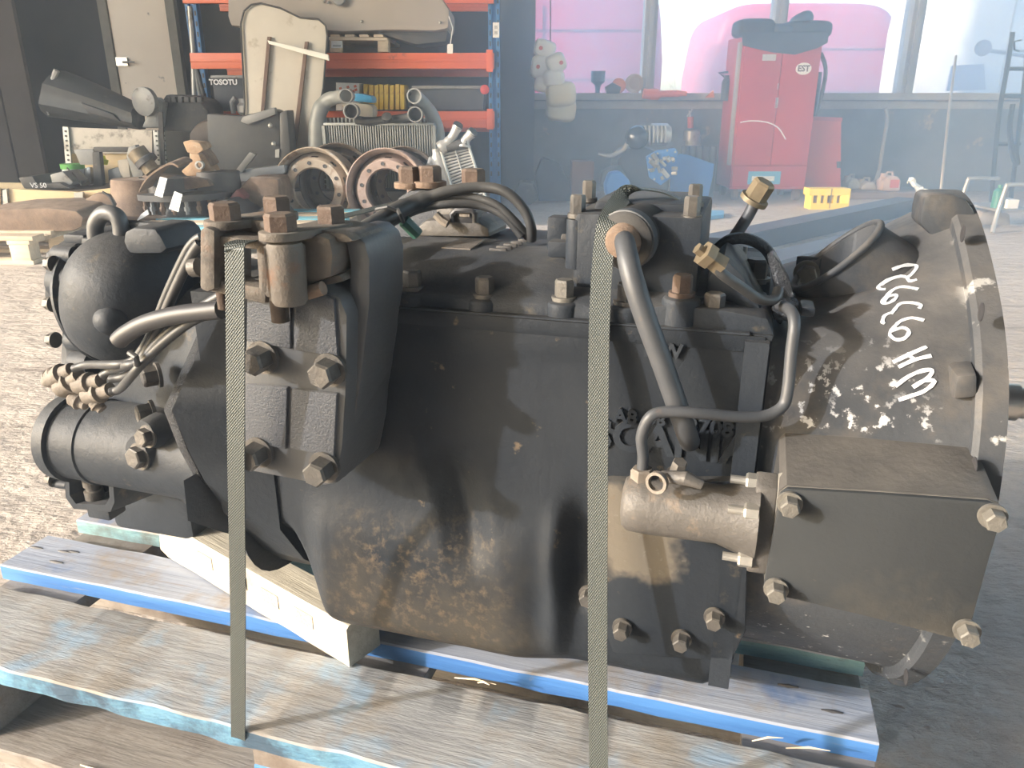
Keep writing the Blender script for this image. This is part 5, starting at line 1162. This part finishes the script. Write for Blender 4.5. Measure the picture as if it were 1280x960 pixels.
# wheel rims
def rim_wheel(px, py, rpx, Y, label, m_, yaw):
    R_ = rpx*Y/960/ .955; p = W(px, py, Y); t = thing('truck_wheel', label, 'wheel', (p.x, Y, p.z-R_), 0, 'truck wheel rims standing behind the gearbox')
    D = Vector((math.sin(yaw), -math.cos(yaw), .10)).normalized(); x, y = perp(D)
    part('rim_barrel', MB().lathe(p, D, [(-.20,R_*1.0),(-.19,R_*1.0),(-.17,R_*.93),(-.03,R_*.93),(0,R_*.95),(.012,R_),(.022,R_),(.026,R_*.975),(.018,R_*.945),(-.01,R_*.90),(-.16,R_*.89),(-.2,R_*.96)], 56, close=True), m_, t, True, angle=45)
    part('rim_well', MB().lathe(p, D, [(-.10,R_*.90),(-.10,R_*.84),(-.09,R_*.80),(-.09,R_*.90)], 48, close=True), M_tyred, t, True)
    # disc with hand holes and bolt holes as real openings between rings
    b = MB(); N = 80; rings_ = [(.50,-.015),(.53,-.005),(.72,-.005),(.765,-.02),(.80,-.05),(.885,-.09)]
    vs = [p + D*z + (x*math.cos(2*PI*k_/N) + y*math.sin(2*PI*k_/N))*R_*r_ for (r_,z) in rings_ for k_ in range(N)]
    fs = []
    for i in range(len(rings_)-1):
        for k_ in range(N):
            if i == 3 and (k_ % 8) in (3,4,5): continue
            if i == 2 and (k_ % 8) in (4,): pass
            fs.append((i*N+k_, i*N+(k_+1)%N, (i+1)*N+(k_+1)%N, (i+1)*N+k_))
    n_ = len(vs); vs2 = [q - D*.010 for q in vs]; fs2 = [tuple(i_+n_ for i_ in reversed(f_)) for f_ in fs]
    for k_ in range(N): fs2.append((k_, (k_+1)%N, n_+(k_+1)%N, n_+k_))
    b.add(vs+vs2, fs+fs2)
    part('rim_disc', b, m_, t, True, angle=50)
    for i in range(10):
        a_ = 2*PI*(i+.3)/10; q = p + D*-.004 + (x*math.cos(a_) + y*math.sin(a_))*R_*.63
        part('bolt_hole', MB().lathe(q, D, [(0,R_*.048),(.003,R_*.048),(.003,R_*.036),(.001,.0)], 14), M_black, t, True)
    return t
rim_wheel(392,237,47.5,5.35,'pale rusty wheel rim, left one of the front pair', M_wheel, -.06)
rim_wheel(483,238,47.5,5.25,'reddish rusty wheel rim, right one of the front pair', M_wheel2, -.10)
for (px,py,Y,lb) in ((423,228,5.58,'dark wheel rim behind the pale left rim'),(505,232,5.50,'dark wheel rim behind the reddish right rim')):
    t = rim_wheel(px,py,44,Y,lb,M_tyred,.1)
single('radiator_bracket', wp([(528,222),(536,196),(541,196),(543,220),(536,236)], 5.45, .06), M_alum, 'pale curved metal bracket standing at the right of the wheel rims', 'bracket', bevel=.01)
# ------------------------------------------------------------------ things behind, right side
t = wt('washer_bottle_bundle', 'bundle', 'x', 690, 80, 7.3); bpy.data.objects.remove(t)
M_poly = mat('white_poly', (.74,.78,.80), (.82,.85,.86), .5, 0, 6); M_poly2 = mat('cream_poly', (.66,.63,.50), (.74,.70,.58), .5, 0, 6)
M_redcap = mat('red_cap', (.6,.10,.08), None, .5)
BT = [((681,61),(12,9),.3,M_poly,'white washer bottle hanging at the top of the bunch'), ((695,79),(11,10),-.4,M_poly,'white washer bottle with a red cap bulging right in the hanging bunch'), ((678,84),(13,12),.1,M_poly,'wide white washer bottle in the middle left of the hanging bunch'),
      ((692,98),(12,9),0,M_poly,'white washer bottle above the cream bottles'), ((678,106),(9,8),.2,M_poly,'small white washer bottle at the lower left of the hanging bunch'),
      ((701,118),(17,13),-.1,M_poly2,'upper cream tank hanging below the white bottles'), ((701,137),(17,13),.1,M_poly2,'lower cream tank, bottom of the hanging bunch')]
for i, ((x_,y_),(rx,ry),rot,m_,lb) in enumerate(BT):
    Y_ = 7.30 - (i%2)*.08; p = W(x_,y_,Y_); s_ = Y_/960/.95; t = thing('washer_bottle', lb, 'bottle', (p.x,p.y,p.z-ry*s_))
    b = MB(); b.ball(p, (rx*s_, .10, ry*s_), 20, 14, .55, Matrix.Rotation(rot,3,'Y')); part('bottle_body', b, m_, t, True, angle=60)
    q = p + Vector((((-.4) if i%2==0 else .45)*rx*s_, -.10, .0)); part('bottle_cap', MB().cyl(q+Vector((0,.03,0)), q-Vector((0,.012,0)), 2.1*s_, seg=12), M_redcap if i in (0,1,2) else m_, t, True)
single('cord', MB().tube([W(688,-40,7.25), W(688,30,7.25), W(688,74,7.25)], .006, 6), M_part, 'thin cord holding the hanging white bottles', 'cord')
zs = SILL
def sill_thing(name, mb, m_, lb, cat, bev=0): return single(name, mb, m_, lb, cat, bevel=bev)
q = W(747,112,YW-.03); sill_thing('funnel', MB().lathe((q.x,YW-.03,zs), (0,0,1), [(0,.02),(.05,.025),(.07,.03),(.10,.066),(.19,.066),(.19,.055),(.10,.05)], 22), mat('dark_blue_funnel', (.06,.13,.22), (.08,.16,.25), .5), 'dark blue funnel shaped cup on the window sill', 'funnel')
q = W(773,112,YW-.04); sill_thing('orange_lamp', MB().lathe((q.x,YW-.04,zs+.065), (0,-1,0), [(0,.06),(.02,.065),(.03,.05),(.035,.0)], 24).cyl((q.x,YW-.03,zs), (q.x,YW-.03,zs+.02), .03, seg=12), mat('orange_lens', (.85,.28,.08), None, .4), 'round orange lamp on the sill right of the funnel', 'lamp')
q = W(792,112,YW-.0); sill_thing('fan_disc', MB().lathe((q.x,YW+.0,zs+.085), (0,-1,0), [(0,.085),(.03,.085),(.035,.06),(.04,.055),(.04,.0)], 28), mat('grey_orange_disc', (.38,.30,.22), (.5,.38,.25), .5), 'large grey brown round disc on the sill beside the orange lamp', 'disc')
sill_thing('orange_hose', MB().tube([W(804,117,7.5), W(818,118,7.5), W(835,117,7.5), W(858,117,7.5)], [.045,.05,.03,.022], 14, smooth=4), mat('orange_red', (.75,.16,.07), (.8,.2,.1), .45), 'orange red lamp and tube lying along the sill', 'tube')
q = W(888,112,7.55); sill_thing('orange_wedge', MB().prism([W(882,122,7.58), W(893,122,7.58), W(892,113,7.58)], (0,.05,0)), mat('orange_lens', (.8,.3,.1)), 'small orange wedge on the sill left of the tool cabinet', 'wedge')
single('oil_pot', MB().tube([W(757,113,7.6), W(765,110,7.6), W(775,113,7.6)], [.03,.05,.03], 10), M_part, 'dark lump between funnel and orange lamp on the sill', 'part')
# brown cardboard
single('cardboard_box', bbox_px(714,202,741,255,6.9,.25,0.0), mat('brown_cardboard', (.22,.13,.10), (.28,.17,.12), .8), 'tall brown cardboard box standing on the floor left of the blue engine', 'box', bevel=.005)
# engine with blue flange
t = wt('engine', 'dark engine with silver head and blue gasketed flange in the hazy corner', 'engine', 800, 250, 6.6, z=0)
M_eng = mat('engine_dark', (.035,.045,.06), (.07,.08,.10), .5, .2, 6, .4, 60); M_blup = mat('blue_plastic', (.03,.16,.50), (.05,.22,.60), .45, 0, 4)
part('engine_block', wp([(770,200),(782,186),(800,180),(830,190),(838,215),(836,245),(800,252),(770,245)], 6.6, .4).jitter(.02,5), M_eng, t, True, bevel=.04)
part('round_cover', MB().lathe(W(796,172,6.55), (0,-1,.2), [(0,.095),(.05,.09),(.08,.06),(.10,.0)], 28), mat('glossy_dark', (.05,.06,.08), None, .15, .5), t, True)
part('alternator', MB().lathe(W(812,168,6.6), (1,0,0), [(0,.05),(.01,.085),(.14,.085),(.17,.06)], 24), M_alum, t, True)
for i in range(6): part('alternator_rib', wp([(806+i*5,157),(808+i*5,157),(808+i*5,178),(806+i*5,178)], 6.50, .05), M_alum, t, True)
part('support_arm', MB().tube([W(748,192,6.5), W(762,195,6.5), W(778,188,6.5), W(784,180,6.5)], [.012,.018,.02,.02], 10, smooth=3), M_gpart, t, True)
part('blue_flange', wp([(808,196),(822,188),(844,185),(848,190),(842,220),(826,232),(812,222)], 6.45, .05), M_blup, t, True, bevel=.01)
for (x_,y_) in ((812,198),(822,192),(834,188),(844,190),(811,212),(818,224)): part('bolt', MB().cyl(W(x_,y_,6.45), W(x_,y_,6.43), .009, seg=8), M_alum, t, True)
rnd = random.Random(4)
for i in range(16):
    a_ = W(rnd.uniform(816,842), rnd.uniform(196,222), 6.42); part('valve_gear', MB().cyl(a_, a_+Vector((rnd.uniform(-.06,.06),rnd.uniform(-.03,0),rnd.uniform(-.06,.06))), rnd.uniform(.012,.022), seg=8), M_alum if i%2 else M_gpart, t, True)
part('lower_crank', wp([(752,215),(775,205),(785,225),(770,240),(750,235)], 6.55, .2).jitter(.02,6), M_eng, t, True, bevel=.03)
single('blue_pump', wp([(756,232),(762,216),(776,214),(788,226),(790,242),(770,250),(758,246)], 6.35, .2).jitter(.012,8), M_blup, 'bright blue pump casting at the foot of the dark engine', 'pump', bevel=.03)
single('blue_sheet', wp([(838,202),(850,192),(862,194),(893,205),(891,222),(884,252),(838,250)], 6.75, .03), M_blup, 'large blue plastic sheet right of the engine', 'plastic sheet', bevel=.008)
single('blue_mat', MB().prism([WZ(870,262,.03), WZ(905,263,.03), WZ(905,268,.03), WZ(870,272,.03)], (0,0,-.028)), mat('light_blue_board', (.08,.32,.60), (.1,.38,.66), .5), 'light blue board lying on the floor behind the turret', 'board')
single('scrap_heap', wp([(640,250),(650,225),(668,230),(675,250),(665,258),(645,258)], 6.6, .3).jitter(.03,6), M_part, 'dark scrap heap at the foot of the rack post', 'scrap', bevel=.03)
single('scrap_heap', wp([(672,258),(668,215),(680,196),(700,205),(712,222),(716,258)], 6.9, .3).jitter(.05,5), M_eng, 'tall dark scrap between the rack post and the brown box', 'scrap', bevel=.04)
t = wt('grease_gun', 'silver canister with a red valve hanging on the back wall', 'canister', 864, 172, 7.62)
part('canister', MB().lathe(W(864,205,7.62), (0,0,1), [(0,.07),(.26,.07),(.27,.03)], 20), M_alum, t, True)
part('canister_lid', MB().lathe(W(864,176,7.62), (0,0,1), [(0,.075),(.09,.075),(.1,.06)], 20), M_alum, t, True)
part('red_valve', MB().cyl(W(863,160,7.62), W(863,146,7.62), .028, seg=12), M_redcap, t, True)
part('bent_pipe', MB().tube([W(863,146,7.62), W(862,138,7.62), W(866,136,7.62), W(859,146,7.62)], .012, 8), M_alum, t, True)
b = MB(); 
for i in range(5): part_ = single('wall_pipe', MB().cyl(WZ(868+i*9,255,.0)+Vector((0,.5,0)), WZ(868+i*9,255,.0)+Vector((0,.5,.45)), .035, seg=10), M_eng, NTH[i] + ' dark upright tube from the left in the row beside the red cabinet', 'tube', group='dark upright tubes left of the red cabinet')
# red tool cabinet
M_red = mat('red_cabinet_paint', (.40,.025,.035), (.48,.04,.045), .4, 0, 3, .05, 30, spots=[((.35,.04,.04), 7, .62, .72)])
Yc = 6.95; zb0 = .10; p0_, p1_ = W(912,236,Yc), W(1006,236,Yc); ztc = W(960,44,Yc).z
CW = p1_.x - p0_.x; t = thing('tool_cabinet', 'tall red steel tool cabinet with an oval badge', 'tool cabinet', ((p0_.x+p1_.x)/2, Yc, 0))
def cb(name, x0_, y0_, z0_, x1_, y1_, z1_, m_, par=None, bev=.004): return part(name, MB().box((x0_-CW/2, y0_, z0_), (x1_-CW/2, y1_, z1_)), m_, par or t, bevel=bev)
H_ = ztc
cb('cabinet_body', 0, .01, zb0, CW, .5, H_, M_red, bev=.012)
zd = W(960,207,Yc).z
dl_ = cb('door', .012, -.014, zd+.006, CW*.5-.003, .01, H_-.02, M_red); dr_ = cb('door', CW*.5+.003, -.014, zd+.006, CW-.012, .01, H_-.02, M_red)
dw_ = cb('drawer', .012, -.016, zb0+.02, CW-.012, .01, zd-.006, M_red)
cb('lower_rail', -.005, -.02, zb0, CW+.005, .01, zb0+.02, M_red)
cb('handle', CW*.47, -.04, W(960,135,Yc).z, CW*.50, -.014, W(960,122,Yc).z, M_steel, dl_)
cb('lock', CW*.475, -.022, W(960,112,Yc).z, CW*.49, -.014, W(960,104,Yc).z, M_steel, dl_)
bd = part('oval_badge', MB().lathe(Vector((CW*(995-912)/(1006-912+14)-CW/2+.01,-.014,W(995,86,Yc).z)), (0,-1,0), [(0,.066),(.004,.066),(.005,.06)], 36), M_label, dr_)
for v_ in bd.data.vertices: v_.co.z = (v_.co.z - W(995,86,Yc).z)*.72 + W(995,86,Yc).z
text_part('badge_text', 'EST', .065, Matrix.Translation((CW*(995-912)/(1006-912+14)-CW/2+.01,-.0195,W(995,86,Yc).z)) @ Matrix(((1,0,0,0),(0,0,-1,0),(0,1,0,0),(0,0,0,1))), M_black, dr_, .0006, bold=.002)
part('white_plate', MB().box((CW*.25-CW/2,-.018,W(0,76,Yc).z), (CW*.42-CW/2,-.014,W(0,68,Yc).z)), M_print, dl_)
stk = part('sticker', MB().box((CW*.22-CW/2,-.019,W(0,230,Yc).z), (CW*.65-CW/2,-.016,W(0,214,Yc).z)), mat('blue_sticker', (.08,.36,.62), (.12,.45,.70), .4), dw_)
part('sticker_band', MB().box((CW*.27-CW/2,-.0205,W(0,226,Yc).z), (CW*.57-CW/2,-.019,W(0,220,Yc).z)), M_label, stk)
part('chalk_arc', MB().tube([Vector((CW*f_-CW/2,-.016,W(0,y_,Yc).z)) for f_,y_ in ((.05,153),(.2,151),(.4,153),(.55,160),(.66,174))], .006, 6, smooth=4), M_label, dl_)
cb('side_trim', -.02, .02, zb0+.2, 0, .1, H_-.05, M_frame)
for x_ in (.06, CW-.06):
    part('caster', MB().cyl((x_-CW/2-.02,.05,.05), (x_-CW/2+.02,.05,.05), .05, seg=20), M_rusty, t); part('caster', MB().cyl((x_-CW/2-.02,.45,.05), (x_-CW/2+.02,.45,.05), .05, seg=20), M_rubber, t)
t2 = thing('tool_bag', 'black bag and pads lying on top of the red cabinet', 'bag', ((p0_.x+p1_.x)/2, Yc, H_))
b = MB(); b.ball((-.22,.15,.06), (.16,.16,.075), 20, 12, .5); part('pad', b, M_rubber, t2); b = MB(); b.ball((.22,.15,.05), (.20,.16,.07), 20, 12, .5); part('pad', b, M_rubber, t2)
b = MB(); b.ball((.0,.12,.04), (.12,.12,.06), 16, 10, .8).jitter(.015,12); part('pouch', b, M_eng, t2); b = MB(); b.ball((.16,.1,.12), (.10,.08,.06), 16, 10, .8, Matrix.Rotation(-.5,3,'Y')); part('pouch', b, M_eng, t2)
# the bag sags over the front of the cabinet
part('flap', MB().prism([(-.36,-.02,.02),(.36,-.02,.02),(.36,-.022,-.06),(.28,-.022,-.10),(.10,-.022,-.15),(-.10,-.022,-.13),(-.34,-.022,-.08)], (0,.006,0)), M_eng, t2, bevel=.002)
t3 = thing('hanging_cable', 'dark coiled cable hanging on the right side of the red cabinet', 'cable', (W(1020,150,7.0).x, 7.0, W(1020,150,7.0).z))
part('cable_loop', MB().tube([W(x,y,7.0) for x,y in ((1026,66),(1032,85),(1030,105),(1024,130),(1018,145),(1022,120),(1025,90))], .018, 8, smooth=4), M_eng, t3, True)
single('spray_bottle', MB().lathe(W(906,126,7.3), (0,0,1), [(0,.04),(.16,.04),(.19,.02),(.21,.02)], 16).tube([W(906,96,7.3), W(898,91,7.3), W(910,90,7.3)], .012, 6), M_eng, 'dark spray bottle on the sill against the red cabinet', 'bottle')
t = thing('tool_trolley', 'lower red metal trolley standing right of the tall red cabinet', 'trolley', (W(1030,240,7.15).x, 7.15, 0))
part('trolley_body', wp([(1006,148),(1052,150),(1051,238),(1006,238)], 7.15, .45), mat('red_orange_paint', (.55,.06,.04), (.66,.10,.06), .45, 0, 3), t, True, bevel=.01)
part('trolley_lid', wp([(1006,145),(1053,147),(1053,152),(1006,150)], 7.13, .48), M_red, t, True)
part('latch', wp([(1047,202),(1052,202),(1052,210),(1047,210)], 7.13, .02), M_part, t, True)
part('caster', MB().cyl((W(1012,245,7.1).x,7.2,.045), (W(1018,245,7.1).x,7.2,.045), .045, seg=18), M_rubber, t, True); part('caster', MB().cyl((W(1045,245,7.1).x,7.2,.045), (W(1050,245,7.1).x,7.2,.045), .045, seg=18), M_rubber, t, True)
# yellow ramp piece with slots
t = thing('yellow_block', 'yellow plastic block with four slots on the floor', 'plastic block', (WZ(1038,262).x, WZ(1038,262).y, 0))
Yy = WZ(1038,262).y; M_yb = mat('yellow_plastic', (.82,.62,.05), (.88,.70,.10), .5)
xs_ = [1014,1016.5,1022,1026,1030,1034,1042,1046,1050,1054,1062]; zT, zB = W(1038,236,Yy).z, 0
b = MB(); X = [W(q_,250,Yy).x for q_ in xs_]; s0, s1 = lerp(zB,zT,.30), lerp(zB,zT,.68)
b.box((X[0],Yy,0), (X[-1],Yy+.14,s0)); b.box((X[0]-.02,Yy,s1), (X[-1],Yy+.14,zT))
for i_ in range(0, 10, 2): b.box((X[i_] if i_ else X[0],Yy,s0), (X[i_+1] if i_ < 9 else X[-1],Yy+.14,s1))
b.box((X[9],Yy,s0), (X[10],Yy+.14,s1)); part('block_body', b, M_yb, t, True)
part('slot_back', MB().box((X[1],Yy+.09,s0), (X[9],Yy+.10,s1)), mat('slot_brown', (.35,.2,.08), None, .7), t, True)
part('centre_groove', MB().box((W(1038,250,Yy).x-.003,Yy-.002,.01), (W(1038,250,Yy).x+.003,Yy+.002,zT)), M_brass, t, True)
# jerrycans
def can(P, Y, lb, m_, labm=None, cap=None):
    t = thing('canister', lb, 'canister', (W((P[0]+P[2])/2, P[3], Y).x, Y, 0)); z0_ = 0.06 
    x0_, x1_ = W(P[0],P[3],Y).x, W(P[2],P[3],Y).x; zt_ = W(P[0],P[1],Y).z
    b = MB(); b.prism([(x0_,Y,z0_),(x1_,Y,z0_),(x1_,Y,zt_-.05),(lerp(x0_,x1_,.75),Y,zt_-.01),(lerp(x0_,x1_,.3),Y,zt_-.01),(x0_,Y,zt_-.05)], (0,.16,0)); part('can_body', b, m_, t, True, bevel=.015)
    part('can_handle', MB().tube([(lerp(x0_,x1_,.3),Y+.08,zt_-.02),(lerp(x0_,x1_,.35),Y+.08,zt_+.02),(lerp(x0_,x1_,.65),Y+.08,zt_+.02),(lerp(x0_,x1_,.7),Y+.08,zt_-.02)], .012, 8), m_, t, True)
    part('can_cap', MB().cyl((lerp(x0_,x1_,.15),Y+.08,zt_-.05), (lerp(x0_,x1_,.15),Y+.08,zt_+.01), .025, seg=14), cap or m_, t, True)
    if labm: part('can_label', MB().box((lerp(x0_,x1_,.38),Y-.003,lerp(z0_,zt_,.22)), (lerp(x0_,x1_,.88),Y,lerp(z0_,zt_,.72))), labm, t, True)
M_lg = mat('grey_can', (.42,.44,.40), (.5,.5,.46), .5)
can((1058,222,1073,246), 7.3, 'tall grey plastic canister, leftmost of the three by the wall', M_lg)
can((1075,226,1094,247), 7.25, 'low beige canister between the grey and the red labelled one', mat('beige_can', (.45,.42,.36), (.52,.48,.4), .5))
can((1101,219,1123,250), 7.15, 'pale pink canister with a red label, rightmost of the three', mat('pinkish_can', (.60,.48,.46), (.68,.56,.52), .45), mat('red_label', (.62,.10,.08), (.7,.2,.15), .5))
single('low_kerb', MB().box((W(1056,250,7.0).x,7.05,0), (W(1170,250,7.0).x,7.65,.058)), mat('dirty_plinth', (.20,.15,.13), (.28,.22,.19), .8, 0, 3, .3), 'low dirty plinth the canisters stand on along the back wall', 'plinth', bevel=.01)
single('bent_pipe', MB().tube([W(1107,135,7.5), W(1109,150,7.5), W(1104,180,7.48), W(1095,225,7.4), WZ(1094,240,.06)+Vector((0,.4,0))], .018, 8, smooth=3), M_frame, 'pale bent pipe leaning on the back wall behind the canisters', 'pipe')
e_ = W(1175,243,5.2)
single('leaning_rod', MB().tube([W(1195,70,7.45), W(1186,140,6.9), W(1176,240,6.0), Vector((W(1173,262,5.9).x, 5.75, .0))], .011, 8), mat('pale_rod', (.4,.38,.34), None, .6), 'long thin rod leaning on the sill behind the bell housing', 'rod')
single('plastic_film', MB().tube([W(x,y,5.2) for x,y in ((1134,228),(1140,225),(1143,231),(1150,238),(1157,244))]+[WZ(1166,262,.01)], [.008,.02,.014,.02,.03,.03], 6, smooth=3).jitter(.012, 30), mat('clear_film', (.5,.55,.58), (.8,.83,.85), .2), 'crumpled pale plastic film above the bell housing', 'plastic film')
# long dark rails on the floor
for i,(P,Yo,hz_,lb) in enumerate((([(880,330),(1140,268)], 0, .11, 'long dark steel channel on the floor, the rear of two behind the hoses'), ([(925,352),(1160,285)], .0, .05, 'long dark steel channel on the floor, the front of two behind the hoses'))):
    A_, B_ = WZ(*P[0], 0), WZ(*P[1], 0); d_ = (B_-A_).normalized(); n_ = Vector((-d_.y, d_.x, 0)); A_ -= d_*.4
    b = MB(); b.prism([A_, A_+n_*.10, A_+n_*.10+Vector((0,0,hz_)), A_+Vector((0,0,hz_))], B_-A_); t = thing('steel_channel', lb, 'steel channel', tuple((A_+B_)/2)); part('channel_web', b, M_eng, t, True, bevel=.004)
    b = MB(); b.prism([A_-n_*.03+Vector((0,0,hz_)), A_+n_*.13+Vector((0,0,hz_)), A_+n_*.13+Vector((0,0,hz_+.012)), A_-n_*.03+Vector((0,0,hz_+.012))], B_-A_); part('channel_flange', b, M_eng, t, True)
# hand truck and stool at the right edge
t = thing('hand_truck', 'tall dark tube frame trolley at the right edge by the wall', 'hand truck', (W(1262,240,6.5).x, 6.5, 0))
for P in ([(1266,40),(1258,90),(1248,150),(1240,250)], [(1285,40),(1282,90),(1275,150),(1264,250)]):
    q = [W(x,y,6.5) for x,y in P]; q[-1].z = 0.01; part('frame_tube', MB().tube(q, .018, 8, smooth=3), M_eng, t, True)
for y_ in (86,120,180): part('cross_tube', MB().tube([W(1256-(y_-90)*.1,y_,6.5), W(1284-(y_-90)*.1,y_,6.5)], .016, 8), M_eng, t, True)
part('hook', MB().tube([W(x,y,6.5) for x,y in ((1276,50),(1268,52),(1268,62),(1274,64))], .008, 6), M_eng, t, True)
part('hose_loop', MB().tube([W(x,y,6.45) for x,y in ((1266,130),(1262,160),(1266,195),(1272,205),(1268,180))], .02, 8, smooth=4), M_rubber, t, True)
t = thing('stool_frame', 'pale bent tube frame of a low cart at the right edge', 'cart', (WZ(1250,288).x, WZ(1250,288).y, 0))
Ys = WZ(1240,290).y
q = [WZ(1240,291,.005), W(1248,262,Ys), W(1257,236,Ys), W(1262,231,Ys), W(1300,231,Ys)]; part('frame_tube', MB().tube(q, .014, 10, smooth=3), M_alum, t, True)
q2 = [p_+Vector((0,.45,0)) for p_ in q]; part('frame_tube', MB().tube(q2, .014, 10, smooth=3), M_alum, t, True)
part('cart_shelf', MB().box((W(1252,262,Ys).x,Ys,W(1252,266,Ys).z), (W(1300,262,Ys).x,Ys+.45,W(1252,263,Ys).z)), M_gpart, t, True)
single('small_bottle', MB().lathe((W(1262,262,Ys).x,Ys+.15,W(1252,263,Ys).z), (0,0,1), [(0,.035),(.11,.035),(.13,.015),(.15,.015)], 14), mat('green_bottle', (.05,.2,.16), None, .3), 'small dark green bottle on the low cart at the right edge', 'bottle')
single('small_box', MB().box((W(1270,262,Ys).x,Ys+.1,W(1252,263,Ys).z), (W(1284,262,Ys).x,Ys+.25,W(1252,252,Ys).z)), M_label, 'small white box on the low cart at the right edge', 'box')
single('rubble_lump', wp([(1226,275),(1232,264),(1250,262),(1262,270),(1262,286),(1228,285)], 5.5, .25).jitter(.03,6), mat('grey_rubble', (.26,.24,.22), (.36,.33,.3), .85, 0, 6, .4), 'grey rubble lump beside the low cart, behind the bell flange', 'rubble', bevel=.03)
# ------------------------------------------------------------------ haze in the workshop air
hz_ = bpy.data.materials.new('workshop_haze'); hz_.use_nodes = True; nt = hz_.node_tree
for n in list(nt.nodes):
    if n.type != 'OUTPUT_MATERIAL': nt.nodes.remove(n)
out = [n for n in nt.nodes if n.type == 'OUTPUT_MATERIAL'][0]
vs_ = nt.nodes.new('ShaderNodeVolumeScatter'); vs_.inputs['Color'].default_value = (.50,.72,1,1); vs_.inputs['Density'].default_value = HAZE; vs_.inputs['Anisotropy'].default_value = .55
nt.links.new(vs_.outputs[0], out.inputs['Volume'])
o = struct('haze', MB().prism([(-1.7,YW-.24,.02),(.05,3.6,.02),(.62,.5,.02),(.80,.6,.02),(2.8,2.6,.02),(7.2,5.4,.02),(7.2,YW-.24,.02)], (0,0,4.5)), hz_)
h2 = hz_.copy(); h2.name = 'thin_veil'; h2.node_tree.nodes['Volume Scatter'].inputs['Density'].default_value = HAZE*.2; h2.node_tree.nodes['Volume Scatter'].inputs['Color'].default_value = (.66,.80,1,1)
struct('veil_near', MB().prism([(-2.2,3.4,.02),(-.9,.06,.02),(1.0,.06,.02),(2.4,.6,.02),(.60,.49,.02),(.04,3.59,.02)] if False else [(-2.2,3.4,.02),(-.9,.06,.02),(1.3,.06,.02),(1.25,.48,.02),(.60,.48,.02),(.03,3.4,.02)], (0,0,1.6)), h2)  # thin volume added over the gearbox, a bluish veil that lifts blacks
